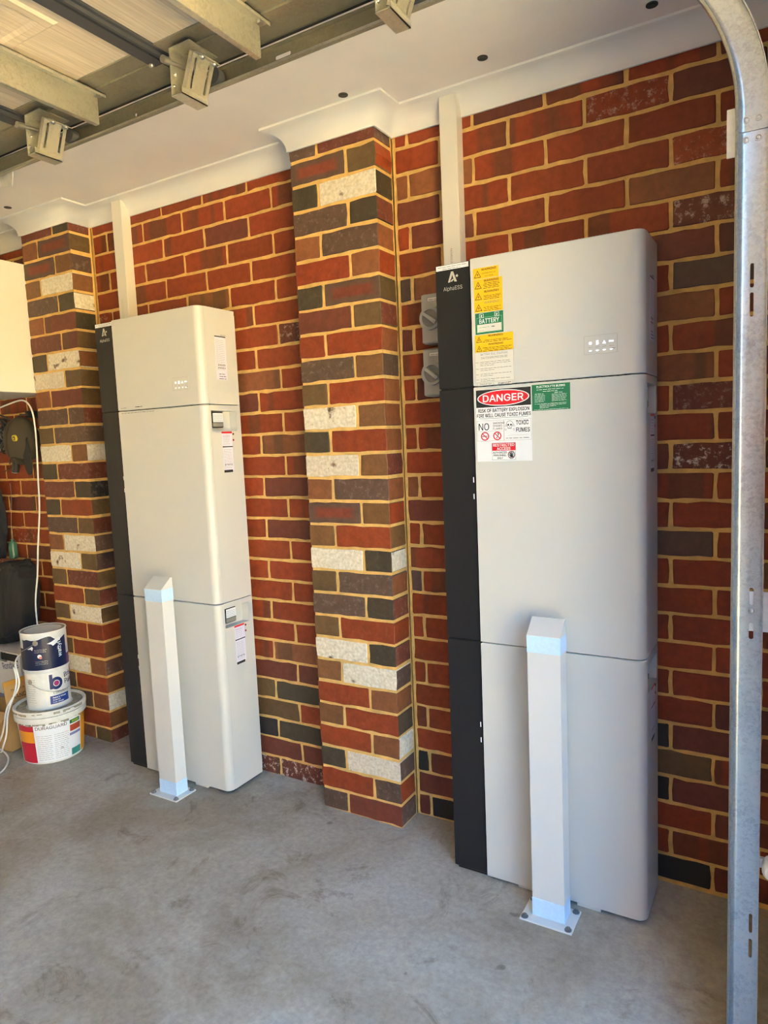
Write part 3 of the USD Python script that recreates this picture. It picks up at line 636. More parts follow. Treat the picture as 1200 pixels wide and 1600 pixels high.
def stickers_right(t):
    def W(name, x, z, w, h, m, label=None): return Sticker(t, name, w, h, m, (x - 0.262, -0.0003, z + 0.007), EXF, EZF, label=label)
    lines = [('warn', 0.389, 1.8745, 0.079, 0.031), ('warn', 0.390, 1.8425, 0.0885, 0.0305), ('warn', 0.390, 1.811, 0.0885, 0.031), ('warn', 0.390, 1.7785, 0.0885, 0.032)]
    for q, (_, x, z, w, h) in enumerate(lines):
        s = W('warning_sticker', x, z, w, h, 'sticker_yellow')
        bolt_triangle(s, 0.003, 0.004, 0.022)
        s.text('ink_brown' if q < 3 else 'ink_grey', 'WARNING', w * 0.62, h - 0.0085, 0.0058, align='c', bold=q < 3, fit=0.046)
        if q == 0:
            s.text('ink_brown', 'HAZARDOUS D.C.', w * 0.62, 0.0125, 0.0036, align='c', fit=0.044); s.text('ink_brown', 'VOLTAGE', w * 0.62, 0.0045, 0.0036, align='c', fit=0.026)
        else:
            for r in range(4 if q == 1 else 3): s.add('ink_brown', bars(0.030 + 0.003 * (r % 2), w - 0.006 - 0.004 * (r % 2), 0.003 + 0.0046 * r, 0.0034, q * 10 + r))
        s.done()
    s = W('battery_sticker', 0.392, 1.716, 0.087, 0.0605, 'sticker_green', label='green and white battery label')
    s.frame('sticker_green_light', 0.004, 0.004, 0.083, 0.048, 0.0014, 1)
    s.rect('sticker_cream', 0.006, 0.006, 0.081, 0.0275, 1)
    for x in (0.013, 0.061):
        s.frame('ink_white', x, 0.046, x + 0.0135, 0.0585, 0.0013, 2); s.rect('ink_white', x + 0.0055, 0.049, x + 0.008, 0.055, 2); s.rect('ink_white', x + 0.004, 0.051, x + 0.0095, 0.053, 2)
    s.text('ink_white', 'BATTERY', 0.0435, 0.0305, 0.0125, align='c', bold=True, fit=0.062, layer=2)
    s.add('sticker_green_light', bars(0.012, 0.045, 0.018, 0.003, 8), 2); s.add('ink_black', bars(0.050, 0.060, 0.018, 0.004, 9), 2); s.add('ink_pale', bars(0.010, 0.026, 0.009, 0.003, 10), 2)
    s.done()
    for z, h, n, sd in ((1.6895, 0.024, 2, 3), (1.6635, 0.0255, 3, 4)):
        s = W('warning_sticker', 0.389, z, 0.119, h, 'sticker_yellow')
        bolt_triangle(s, 0.004, 0.0025, 0.018)
        s.text('ink_brown', 'WARNING', 0.065, h - 0.0070, 0.0052, align='c', bold=True, fit=0.046)
        for r in range(n): s.add('ink_brown', bars(0.024 + 0.006 * (r % 2), 0.114 - 0.008 * (r % 2), 0.002 + 0.0044 * r, 0.0034, sd * 17 + r))
        s.done()
    s = W('procedure_sticker', 0.388, 1.5755, 0.120, 0.0875, 'sticker_cream', label='cream shutdown procedure label')
    s.frame('ink_pale', 0, 0, 0.120, 0.0875, 0.0006)
    s.text('ink_grey', 'BATTERY (D.C. COUPLED)', 0.060, 0.078, 0.0060, align='c', fit=0.084); s.text('ink_grey', 'SHUTDOWN PROCEDURE', 0.060, 0.0675, 0.0060, align='c', fit=0.082)
    for q, (y, nn) in enumerate(((0.059, 3), (0.040, 2), (0.024, 2), (0.009, 2))):
        s.text('ink_grey', 'Step %d' % (q + 1), 0.002, y - 0.002, 0.0032, fit=0.010)
        for r in range(nn): s.add('ink_grey', bars(0.016, 0.112, y - 0.001 - 0.0050 * r, 0.0030, 500 + q * 7 + r, fill=(1.0 if r < nn - 1 else 0.45)))
    s.done()
    s = W('inverter_tag', 0.396, 1.5655, 0.105, 0.0085, 'sticker_cream')
    s.text('ink_grey', 'INVERTER 1', 0.004, 0.0018, 0.0052, fit=0.046); s.add('ink_black', bars(0.062, 0.103, 0.0045, 0.003, 71)); s.add('ink_black', bars(0.062, 0.098, 0.001, 0.003, 72)); s.done()
    # the large danger sign
    ZB = 1.340
    s = W('danger_sign', 0.3865, ZB, 0.1715, 0.2125, 'sticker_white', label='white danger sign with black and red header')
    y0 = 1.501 - ZB
    s.rect('ink_black', 0.001, y0, 0.1705, 0.2125)
    el = sg.Point(0, 0).buffer(1, 24)
    E = lambda a, b: affinity.translate(affinity.scale(el, a, b), 0.0855, y0 + 0.0258)
    s.poly('ink_white', E(0.0805, 0.0235), 2); s.poly('sticker_red', E(0.0770, 0.0208), 3)
    s.text('ink_white', 'DANGER', 0.0855, y0 + 0.0160, 0.0195, layer=4, align='c', bold=True, fit=0.126)
    s.text('ink_black', 'RISK OF BATTERY EXPLOSION', 0.0860, y0 - 0.0145, 0.0096, align='c', bold=True, fit=0.158)
    s.text('ink_black', 'FIRE WILL CAUSE TOXIC FUMES', 0.0860, y0 - 0.0290, 0.0096, align='c', bold=True, fit=0.167)
    s.rect('ink_grey', 0.010, y0 - 0.0335, 0.160, y0 - 0.0325)
    a, b = 0.061, 0.122
    s.frame('ink_pale', 0.002, a, 0.0865, b, 0.0007); s.frame('ink_pale', 0.0865, a, 0.1695, b, 0.0007); s.rect('ink_pale', 0.002, 0.0895, 0.0865, 0.0902)
    s.text('ink_black', 'NO', 0.007, 0.0935, 0.0205, fit=0.033)
    for q, w in enumerate(('SMOKING', 'SPARKS', 'FLAMES')): s.text('ink_grey', w, 0.0525, 0.1105 - 0.0082 * q, 0.0055, bold=True)
    for x in (0.0265, 0.0655): no_sign(s, x, 0.0755, 0.0128)
    s.add('ink_grey', affinity_mesh(sg.box(-0.009, -0.0015, 0.004, 0.0015).union(sg.box(0.0045, -0.0015, 0.0075, 0.0015)), 0.0265, 0.0755))
    s.add('ink_grey', affinity_mesh(affinity.rotate(sg.box(-0.0012, -0.008, 0.0012, 0.004), -30).union(affinity.scale(sg.Point(0.003, 0.006).buffer(0.003), 0.8, 1.3)), 0.0655, 0.0755))
    # skull and crossed bones
    sk = affinity.scale(sg.Point(0, 0).buffer(0.0105, 12), 1.0, 0.92).union(sg.box(-0.0055, -0.0135, 0.0055, -0.006))
    skl = sk.difference(sk.buffer(-0.0009)).union(sg.Point(-0.0042, -0.002).buffer(0.0026)).union(sg.Point(0.0042, -0.002).buffer(0.0026)).union(sg.Polygon([(-0.0014, -0.0075), (0.0014, -0.0075), (0, -0.0045)]))
    for k in (-0.003, 0, 0.003): skl = skl.union(sg.box(k - 0.0004, -0.0135, k + 0.0004, -0.0095))
    bn = sg.MultiPolygon()
    for an in (24, -24):
        q = sg.box(-0.0145, -0.0011, 0.0145, 0.0011)
        for sx in (-0.0145, 0.0145):
            for sy in (-0.0016, 0.0016): q = q.union(sg.Point(sx, sy).buffer(0.0019))
        bn = affinity.rotate(q, an, origin=(0, 0)).union(bn) if not bn.is_empty else affinity.rotate(q, an, origin=(0, 0))
    bl = bn.difference(bn.buffer(-0.0006)).difference(sk)
    s.poly('ink_black', affinity.translate(skl, 0.1045, 0.1085)); s.poly('ink_grey', affinity.translate(bl, 0.1045, 0.0985).difference(affinity.translate(sk, 0.1045, 0.1085)))
    s.text('ink_black', 'TOXIC', 0.1240, 0.1060, 0.0118, bold=True, fit=0.038); s.text('ink_black', 'FUMES', 0.1240, 0.0850, 0.0118, bold=True, fit=0.0415)
    s.rect('ink_pale', 0.097, 0.0755, 0.163, 0.0761); s.add('ink_grey', bars(0.092, 0.163, 0.0665, 0.0042, 91))
    # restricted access plate
    s.rect('ink_grey', 0.0475, 0.004, 0.1215, 0.0545, 1); s.rect('ink_white', 0.0483, 0.0048, 0.1207, 0.0537, 2); s.rect('sticker_red', 0.0483, 0.0315, 0.1207, 0.0537, 3)
    s.text('ink_white', 'RESTRICTED', 0.0845, 0.0440, 0.0078, layer=4, align='c', bold=True, fit=0.066); s.text('ink_white', 'ACCESS', 0.0845, 0.0335, 0.0078, layer=4, align='c', bold=True, fit=0.042)
    for q, w in enumerate(('AUTHORIZED', 'PERSONNEL', 'ONLY')): s.text('ink_black', w, 0.0725, 0.0232 - 0.0082 * q, 0.0054, layer=3, align='c', bold=True, fit=(0.044, 0.041, 0.018)[q])
    no_sign(s, 0.1080, 0.0185, 0.0112)
    hand = sg.box(-0.003, -0.007, 0.005, 0.001)
    for q, hh in enumerate((0.0065, 0.0078, 0.0072, 0.0056)): hand = hand.union(sg.box(-0.003 + 0.0021 * q, 0, -0.0014 + 0.0021 * q, hh))
    hand = hand.union(sg.Polygon([(-0.003, -0.004), (-0.0075, 0.001), (-0.006, 0.002), (-0.003, -0.001)]))
    s.poly('ink_black', affinity.translate(hand, 0.1075, 0.0185), layer=3)
    s.done()
    s = W('electrolyte_sticker', 0.5600, 1.4825, 0.110, 0.0735, 'sticker_green', label='dark green electrolyte burns label')
    s.text('ink_white', 'ELECTROLYTE BURNS', 0.055, 0.0640, 0.0058, align='c', bold=True, fit=0.082)
    s.add('ink_white', bars(0.014, 0.094, 0.0580, 0.0030, 801)); s.add('ink_white', bars(0.032, 0.076, 0.0525, 0.0030, 802))
    s.add('ink_white', bars(0.009, 0.034, 0.0460, 0.0032, 803)); s.add('ink_white', bars(0.066, 0.092, 0.0475, 0.0032, 804))
    for q in range(6):
        s.add('ink_white', bars(0.008, 0.038, 0.0420 - 0.0036 * q, 0.0022, 810 + q)); s.add('ink_white', bars(0.058, 0.100, 0.0430 - 0.0036 * q, 0.0022, 820 + q))
    for q in range(4): s.add('ink_white', bars(0.008 if q == 0 else 0.022, (0.103, 0.098, 0.070, 0.050)[q], 0.0180 - 0.0036 * q, 0.0024, 830 + q))
    s.add('ink_white', bars(0.005, 0.105, 0.0022, 0.0020, 840)); s.done()
def affinity_mesh(poly, x, y): return ext(affinity.translate(poly, x, y), 0.0002)
def stickers_left(t):
    s = Sticker(t, 'inverter_tag', 0.042, 0.008, 'enclosure_white', (0.133, -0.0003, 1.580), EXF, EZF); s.add('ink_grey', bars(0.003, 0.040, 0.002, 0.0046, 1)); s.done()
    s = Sticker(t, 'serial_tag', 0.050, 0.009, 'enclosure_white', (0.219, -0.0003, 1.5805), EXF, EZF); s.add('ink_black', bars(0.004, 0.046, 0.0022, 0.0055, 2)); s.done()
    s = Sticker(t, 'battery_tag', 0.222, 0.010, 'enclosure_white', (0.133, -0.0003, 1.5575), EXF, EZF); s.add('ink_grey', bars(0.004, 0.200, 0.003, 0.0052, 3)); s.done()
UR_X, UL_X = 0.262, -1.341
unit((UR_X, -0.241, floor_z(UR_X + 0.3)), 'tall white and charcoal battery cabinet covered in yellow, green and red warning stickers', stickers_right)
unit((UL_X, -0.235, floor_z(UL_X + 0.3)), 'tall white and charcoal battery cabinet without coloured stickers, nearer the paint tins', stickers_left)

# ------------------------------------------------------------------ bollards
def bollard(x0, yb, label):
    cx = x0 + 0.0475; t = thing('bollard', label, 'bollard', (cx, yb, floor_z(cx)), group='white bollards before the battery cabinets')
    # y runs 0 (front) to 0.058 (back)
    W2 = 0.0475
    obj('base_plate', cbox(-0.079, 0.076, -0.031, 0.078, 0, 0.006, 0.0015), 'bollard_white', t)
    ring = sg.box(-W2, 0, W2, 0.058)
    post = chamfer_prism([(-W2, 0), (W2, 0), (W2, 0.058), (-W2, 0.058)], 0.006, 0.852, 0.0015)
    obj('post', post, 'bollard_white', t)
    side = [(-0.0005, 0.850), (0.0585, 0.850), (0.0585, 0.897), (0.050, 0.899), (-0.0005, 0.858)]
    cap = tf(ext(side, 2 * W2 + 0.001), (-W2 - 0.0005, 0, 0), (0, 1, 0), (0, 0, 1), (1, 0, 0))
    obj('cap', cap, 'bollard_white', t)
    def band(z0, z1):
        return cat_([box(-W2 - .0009, W2 + .0009, -.0009, .0589, z0, z1)])
    obj('reflective_band', band(0.808, 0.8565), 'tape_blue', t, label='pale blue reflective tape')
    obj('reflective_band', band(0.0065, 0.062), 'tape_blue', t, label='pale blue reflective tape')
    for sx, sy in ((-0.066, -0.019), (0.063, -0.019), (-0.066, 0.066), (0.063, 0.066)):
        hexa = trimesh.creation.cylinder(radius=0.0075, height=0.006, sections=6); hexa.apply_translation((sx, sy, 0.0105))
        obj('anchor_bolt', [cyl((sx, sy, 0.006), (sx, sy, 0.0078), 0.0105, 18), hexa, cyl((sx, sy, 0.011), (sx, sy, 0.0155), 0.004, 10)], 'dark_bolt', t)
bollard(0.565, -0.344, 'white square bollard standing in front of the stickered battery cabinet')
bollard(-1.016, -0.346, 'white square bollard standing in front of the plain battery cabinet')

# ------------------------------------------------------------------ cable ducts and isolators
def duct(x0, x1, z0, label, lettering):
    t = thing('cable_duct', label, 'conduit', group='cream cable ducts on the brick wall')
    d = 0.047; ztop = CEIL - 0.004
    # upper end cut to the curve of the cornice, so that the duct dies into the cove
    prof_d = [(-0.0005, z0), (-d, z0), (-d, ztop - 0.010), (-d + 0.004, ztop - 0.006), (-0.0005, ztop - 0.006)]
    obj('duct_body', tf(ext(prof_d, x1 - x0 - 0.004), (x0 + 0.002, 0, 0), (0, 1, 0), (0, 0, 1), (1, 0, 0)), 'pvc_cream', t)
    obj('duct_lid', cbox(x0, x1, -d - 0.0035, -d + 0.004, z0, ztop - 0.008, 0.0015), 'pvc_cream', t)
    if lettering:
        m = text('HAZARDOUS DC VOLTAGE', 0.0062, fit=0.098)
        obj('lettering', tf(m, (x0 + 0.026, -d - 0.0035, z0 + 0.132), (0, 0, -1), (1, 0, 0), (0, -1, 0)), 'ink_grey', t)
    else:
        obj('lettering', tf(ext(sg.box(0, 0, 0.09, 0.0008).union(sg.box(0, 0.007, 0.09, 0.0078)), 0.0002), (x0 + 0.020, -d - 0.0035, z0 + 0.16), (0, 0, -1), (1, 0, 0), (0, -1, 0)), 'ink_pale', t)
duct(0.206, 0.2665, 1.90, 'cream cable duct running up the wall above the stickered battery cabinet', True)
duct(-1.392, -1.331, 1.93, 'cream cable duct running up the wall above the plain battery cabinet', False)

def isolator(x0, x1, z0, z1, zc, label):
    t = thing('isolator_switch', label, 'switch', group='grey rotary isolator switches')
    cx = 0.161; f = -0.066
    obj('housing', chamfer_prism([(x0, f), (x1, f), (x1, -0.0005), (x0, -0.0005)], z0, z1, 0.004), 'pvc_grey', t)
    ring = trimesh.creation.annulus(r_min=0.029, r_max=0.0385, height=0.012, sections=40)
    obj('bezel', tf(ring, (cx, f - 0.006, zc), (1, 0, 0), (0, 0, 1), (0, -1, 0)), 'pvc_grey', t, smooth=40)
    obj('dial', cyl((cx, f + 0.002, zc), (cx, f - 0.005, zc), 0.0292, 36), 'pvc_grey_dark', t, smooth=40)
    hdl = cbox(-0.029, 0.029, -0.0065, 0.0065, 0, 0.016, 0.002); c, s_ = math.cos(-0.66), math.sin(-0.66)
    h = obj('knob', tf(hdl, (cx, f - 0.004, zc), (c, 0, s_), (-s_, 0, c), (0, -1, 0)), 'pvc_grey', t)
    obj('knob_mark', cyl((cx + 0.022 * c, f - 0.0198, zc + 0.022 * s_), (cx + 0.022 * c, f - 0.0205, zc + 0.022 * s_), 0.0022, 10), 'ink_grey', h)
    s = Sticker(t, 'switch_label', 0.052, 0.010, 'sticker_cream', (x0 + 0.024, f - 0.0001, z1 - 0.024), EXF, EZF); s.add('ink_grey', bars(0.004, 0.048, 0.003, 0.0045, int(zc * 100))); s.done()
isolator(0.126, 0.212, 1.734, 1.896, 1.815, 'upper grey rotary isolator switch beside the stickered battery cabinet')
isolator(0.126, 0.212, 1.559, 1.716, 1.633, 'lower grey rotary isolator switch beside the stickered battery cabinet')

# ------------------------------------------------------------------ garage door track
TY, TH = -0.640, 0.0018
TB, TXI = 2.403, 1.104          # underside of the level rail, inner edge of the upright rail
RC = 0.40; CXR = TXI - RC
CZ_ = TB - RC            # centre of the bend; the inner edge of the track lies on a circle of radius RC
line = [(0.0565, 0.014), (0.0565, 0.0), (0.016, 0.0), (0.009, 0.003), (0.0035, 0.009), (0.0008, 0.017), (0.0020, 0.024), (0.006, 0.028)]
pf = sg.LineString(line).buffer(TH / 2, cap_style=2, join_style=1, quad_segs=2)
pfc = np.array(pf.exterior.coords)[:-1]
def sweep(path):
    """path: (point x, z, outward normal nx, nz); profile (n along the normal, d towards -y)."""
    V = []; K = len(pfc)
    for x, z, nx, nz in path:
        for a, d in pfc: V.append((x + nx * a, TY - d, z + nz * a))
    F = []
    for i in range(len(path) - 1):
        for j in range(K):
            a, b = i * K + j, i * K + (j + 1) % K; F += [(a, b, b + K), (a, b + K, a + K)]
    tv, tfc = trimesh.creation.triangulate_polygon(sg.Polygon(pfc), engine='earcut')
    from scipy.spatial import cKDTree
    ix = cKDTree(pfc).query(tv)[1][tfc]
    for f in ix: F += [tuple(f), tuple(f[::-1] + (len(path) - 1) * K)]
    m = trimesh.Trimesh(np.array(V), F, process=False); m.merge_vertices(); trimesh.repair.fix_normals(m); return m
def slot(cx, cz, L, w, vertical=True):
    s = sg.LineString([(cx, cz - L / 2 + w / 2), (cx, cz + L / 2 - w / 2)] if vertical else [(cx - L / 2 + w / 2, cz), (cx + L / 2 - w / 2, cz)]).buffer(w / 2)
    return tf(ext(s, 0.02), (0, TY + 0.010, 0), (1, 0, 0), (0, 0, 1), (0, -1, 0))
def cut(m, cuts):
    try: return trimesh.boolean.difference([m] + cuts, engine='manifold')
    except Exception as e: print('cut failed', e); return m
trk = thing('garage_door_track', 'galvanised steel garage door track bending from upright to ceiling level', 'track')
up_ = sweep([(TXI, floor_z(1.13), 1, 0), (TXI, 1.0, 1, 0), (TXI, 1.969, 1, 0)])
SL = [(1.1345, 1.704, 0.046, 0.0065), (1.1345, 1.649, 0.046, 0.0065), (1.1405, 1.072, 0.036, 0.008), (1.1405, 1.001, 0.034, 0.0085), (1.1465, 0.366, 0.043, 0.0065), (1.1465, 0.309, 0.043, 0.0065)]
obj('upright_rail', cut(up_, [slot(*s) for s in SL]), 'galvanised', trk, smooth=35)
arc = [(TXI, 1.9705, 1, 0), (TXI, CZ_, 1, 0)] + [(CXR + RC * math.cos(a), CZ_ + RC * math.sin(a), math.cos(a), math.sin(a)) for a in np.linspace(0, PI / 2, 28)[1:]]
obj('bent_rail', sweep(arc), 'galvanised', trk, smooth=35)
lev = sweep([(CXR - 0.001, TB, 0, 1), (-0.5, TB, 0, 1), (-3.6, TB + 0.004, 0, 1)])
obj('level_rail', cut(lev, [slot(0.038, TB + 0.030, 0.052, 0.010, False), slot(-0.53, TB + 0.030, 0.010, 0.010, False), slot(-1.3, TB + 0.030, 0.05, 0.010, False)]), 'galvanised_dull', trk, smooth=35)
obj('joint_plate', cbox(1.088, 1.150, TY + 0.002, TY + 0.005, 1.930, 2.020, 0.001), 'zinc_white', trk)
def screw(x, z, r=0.007, m='steel_bolt'):
    h = trimesh.creation.icosphere(2, r); h.apply_scale((1, 0.5, 1)); h.apply_translation((x, TY - 0.001, z))
    obj('rail_screw', [h, cyl((x, TY - 0.0005, z), (x, TY - 0.0022, z), r * 1.25, 18)], m, trk, smooth=40)
for x, z in ((1.121, 1.992), (1.1425, 1.992), (1.121, 1.956), (1.1425, 1.956)): screw(x, z, 0.0052)
screw(1.1405, 1.043, 0.0062)
def jamb(z0, z1, holes=()):
    p = box(1.128, NIB - 0.001, TY + 0.003, TY + 0.006, z0, z1)
    q = box(NIB - 0.004, NIB - 0.001, TY - 0.06, TY + 0.006, z0, z1)
    hs = [cyl((1.185, TY - 0.02, z), (1.185, TY + 0.03, z), 0.0035, 12) for z in holes]
    return cat_([cut(p, hs) if hs else p, q])
obj('jamb_bracket', jamb(1.000, 1.082, (1.045,)), 'zinc_white', trk); obj('jamb_bracket', jamb(2.000, 2.016), 'zinc_white', trk); obj('jamb_bracket', jamb(1.925, 1.985, ()), 'zinc_white', trk)
# the end of a hanger that carries the level rail from the ceiling
obj('hanger_plate', [tf(ext([(0, 0), (0.085, 0), (0.07, -0.062), (0.010, -0.050)], 0.003), (-1.262, TY + 0.008, TB + 0.028), (1, 0, 0), (0, 0, 1), (0, -1, 0)), box(-1.262, -1.258, TY + 0.005, TY + 0.030, TB, CEIL)], 'zinc_white', trk)
obj('photo_sensor', lathe([(0, 0), (0.020, 0), (0.024, 0.006), (0.024, 0.030), (0.018, 0.040), (0, 0.042)], 24).apply_transform(trimesh.transformations.rotation_matrix(PI / 2, (1, 0, 0))).apply_translation((1.190, TY + 0.01, 0.505)), 'pvc_cream', trk, smooth=40, label='round cream sensor behind the upright rail')
obj('sensor_arm', box(1.15, NIB - 0.001, TY + 0.002, TY + 0.012, 0.495, 0.515), 'zinc_white', trk)

# ------------------------------------------------------------------ the raised sectional door
PZ = 2.470
gd = thing('garage_door', 'cream panelled sectional garage door rolled up under the ceiling with steel struts', 'garage door')
XS = [0.34, -0.28, -0.90, -1.52, -2.14, -2.76]
YE = -5.5
for i in range(len(XS) - 1):
    xa, xb = XS[i + 1] + 0.002, XS[i] - 0.002
    sec = obj('door_section', cbox(xa, xb, YE, -0.69, PZ, PZ + 0.036, 0.003), 'door_skin', gd)
    ex0, ex1 = xa + 0.085, xb - 0.080
    y = -1.012
    k = 0
    while y - 0.62 > YE:
        ring = []
        for (o, z) in ((0.0, 0.0), (0.008, -0.006), (0.030, -0.006), (0.042, -0.001), (0.054, -0.001), (0.060, 0.0)):
            ring.append([(ex0 + o, y - 0.62 + o, PZ + z), (ex1 - o, y - 0.62 + o, PZ + z), (ex1 - o, y - o, PZ + z), (ex0 + o, y - o, PZ + z)])
        V = np.array(ring).reshape(-1, 3); F = []
        for a in range(len(ring) - 1):
            for j in range(4):
                p, q = a * 4 + j, a * 4 + (j + 1) % 4; F += [(p, q + 4, q), (p, p + 4, q + 4)]
        mould = trimesh.Trimesh(V, F, process=False)
        obj('panel_moulding', mould, 'door_skin', sec)
        y -= 0.74; k += 1
    # steel end stile: a flat rail and a lower return
    obj('end_stile', [box(xa + 0.004, xb - 0.004, -0.768, -0.672, PZ - 0.010, PZ + 0.0375), box(xa + 0.004, xb - 0.004, -0.822, -0.768, PZ - 0.004, PZ), box(xa + 0.004, xb - 0.004, -0.674, -0.670, PZ - 0.010, PZ + 0.0375)], 'galvanised_dull', gd)
obj('gap_shade_strip', box(XS[-1], XS[0], -0.669, -0.652, PZ - 0.004, PZ + 0.030), 'gap_black', gd, label='black strip added as shade in the gap above the track')  # shade of the gap over the track, put in as a black strip
for x in XS[1:-1] + [XS[0]]:
    st = obj('hinge_strip', [box(x - 0.037, x + 0.002, YE, -0.757, PZ - 0.012, PZ), box(x + 0.004, x + 0.037, YE, -0.757, PZ - 0.008, PZ), tf(ext([(-0.006, 0), (0.006, 0), (0.004, -0.010), (-0.004, -0.010)], -YE - 0.757), (x + 0.022, -0.757, PZ - 0.007), (1, 0, 0), (0, 0, 1), (0, -1, 0))], 'strip_slate', gd, label='dark slate strip along the joint of two door sections')
    for px, py in ((x - 0.03, -0.80), (x + 0.03, -0.77)):
        b = trimesh.creation.icosphere(2, 0.008); b.apply_translation((px, py + 0.03, PZ - 0.013)); obj('hinge_bolt', b, 'steel_bolt', gd, smooth=True)
for x in (-0.575, 0.045, 0.66 - 0.02, -1.195):
    web = box(x - 0.001, x + 0.001, YE, -0.742, PZ - 0.088, PZ - 0.010)
    obj('strut', [web, box(x, x + 0.030, YE, -0.735, PZ - 0.012, PZ - 0.010), box(x - 0.016, x, YE, -0.742, PZ - 0.089, PZ - 0.087), box(x + 0.028, x + 0.030, YE, -0.735, PZ - 0.020, PZ - 0.010)], 'galvanised_bright', gd)
    h = trimesh.creation.cylinder(radius=0.009, height=0.008, sections=6); h.apply_translation((x + 0.016, -0.755, PZ - 0.016)); obj('strut_bolt', h, 'steel_bolt', gd)
# roller brackets
def bracket(x):
    zt = PZ - 0.012
    obj('bracket_plate', [box(x - 0.0625, x - 0.060, -0.800, -0.708, zt - 0.118, zt), box(x - 0.0625, x + 0.012, -0.800, -0.698, zt - 0.0025, zt), box(x - 0.0625, x - 0.024, -0.800, -0.708, zt - 0.1205, zt - 0.118),
        box(x - 0.0265, x - 0.024, -0.800, -0.708, zt - 0.1205, zt - 0.104)], 'galvanised_bright', gd)
    rectp = sg.box(0, 0, 0.078, 0.094)
    for cy in (0.015, 0.063): rectp = rectp.difference(sg.LineString([(cy, 0.014), (cy, 0.080)]).buffer(0.0040))
    ez = np.array([0.037, 0, 0.087]); ez /= np.linalg.norm(ez); p0 = np.array((x - 0.036, -0.778, zt - 0.102)); ex = np.array((0, 1.0, 0)); nz = np.cross(ex, ez)
    pl = obj('slotted_plate', [tf(ext(rectp, 0.0025), p0, ex, ez, nz), tf(box(0, 0.003, 0, 0.094, -0.012, 0), p0, ex, ez, nz), tf(box(0.075, 0.078, 0, 0.094, -0.012, 0), p0, ex, ez, nz), tf(box(0, 0.078, 0.0915, 0.094, 0, 0.024), p0, ex, ez, nz)], 'galvanised_bright', gd)
    for cy in (0.022, 0.066):
        b = trimesh.creation.icosphere(2, 0.0075); b.apply_translation(p0 + ex * cy + ez * 0.0905 + nz * 0.014); obj('bracket_bolt', b, 'steel_bolt', pl, smooth=True)
    for cy, cz in ((-0.792, zt - 0.092), (-0.785, zt - 0.060)):
        b = trimesh.creation.icosphere(1, 0.005); b.apply_translation((x - 0.0595, cy, cz)); obj('bracket_bolt', b, 'steel_bolt', gd, smooth=True)
    rz = TB + 0.030; xr = x - 0.030
    obj('roller', [cyl((xr, -0.674, rz), (xr, -0.650, rz), 0.0225, 28)], 'strip_slate', gd, smooth=35)
    obj('roller_shaft', [cyl((xr - 0.022, -0.674, rz), (xr - 0.022, -0.832, rz - 0.018), 0.0052, 12), cyl((xr - 0.022, -0.812, rz - 0.016), (xr - 0.022, -0.834, rz - 0.018), 0.0095, 12)], 'steel_bolt', gd, smooth=35)
for x in (-0.150, -0.780, 0.475, -1.41): bracket(x)

# ------------------------------------------------------------------ wall cabinet on the left
cb = thing('wall_cabinet', 'cream white cabinet hung high on the wall beside the leftmost brick pillar', 'cabinet')
obj('carcass', cbox(-2.62, -1.958, -0.40, -0.002, 1.716, 2.322, 0.002), 'cabinet_white', cb)
obj('door', cbox(-2.62, -2.292, -0.420, -0.402, 1.718, 2.320, 0.002), 'cabinet_white', cb); obj('door', cbox(-2.288, -1.958, -0.420, -0.402, 1.718, 2.320, 0.002), 'cabinet_white', cb)

# ------------------------------------------------------------------ paint containers
PHI = math.atan2(-1.885, 2.98)
def wrap(mesh, r, phi, z):
    """Bends flat art (x along the girth, y up, z out) round an upright cylinder of radius r."""
    m = mesh.copy()
    if len(m.faces) < 4000:
        try: m = m.subdivide_to_size(0.012)
        except Exception: pass
    v = m.vertices.copy(); a = phi + v[:, 0] / r; R = r + v[:, 2]
    m.vertices = np.c_[R * np.cos(a), R * np.sin(a), z + v[:, 1]]; return m
def patch(r, a0, a1, z0, z1, lift=0.0006, top=None, n=40, r1=None):
    """A curved label between two angles (degrees from the side that looks at the camera)."""
    A = np.radians(np.linspace(a0, a1, n)) + PHI; V = []
    r1 = r if r1 is None else r1
    for i, a in enumerate(A):
        zt = z1 if top is None else top(math.degrees(a - PHI))
        for z in (z0, zt):
            R = r + lift; V.append((R * math.cos(a), R * math.sin(a), z))
    F = []
    for i in range(n - 1): F += [(2 * i, 2 * i + 2, 2 * i + 3), (2 * i, 2 * i + 3, 2 * i + 1)]
    V = np.array(V); n_ = len(V); V2 = V.copy(); V2[:, :2] *= (r - 0.0005) / (r + lift)
    F2 = [(f[2] + n_, f[1] + n_, f[0] + n_) for f in F]
    return trimesh.Trimesh(np.vstack([V, V2]), F + F2, process=False)
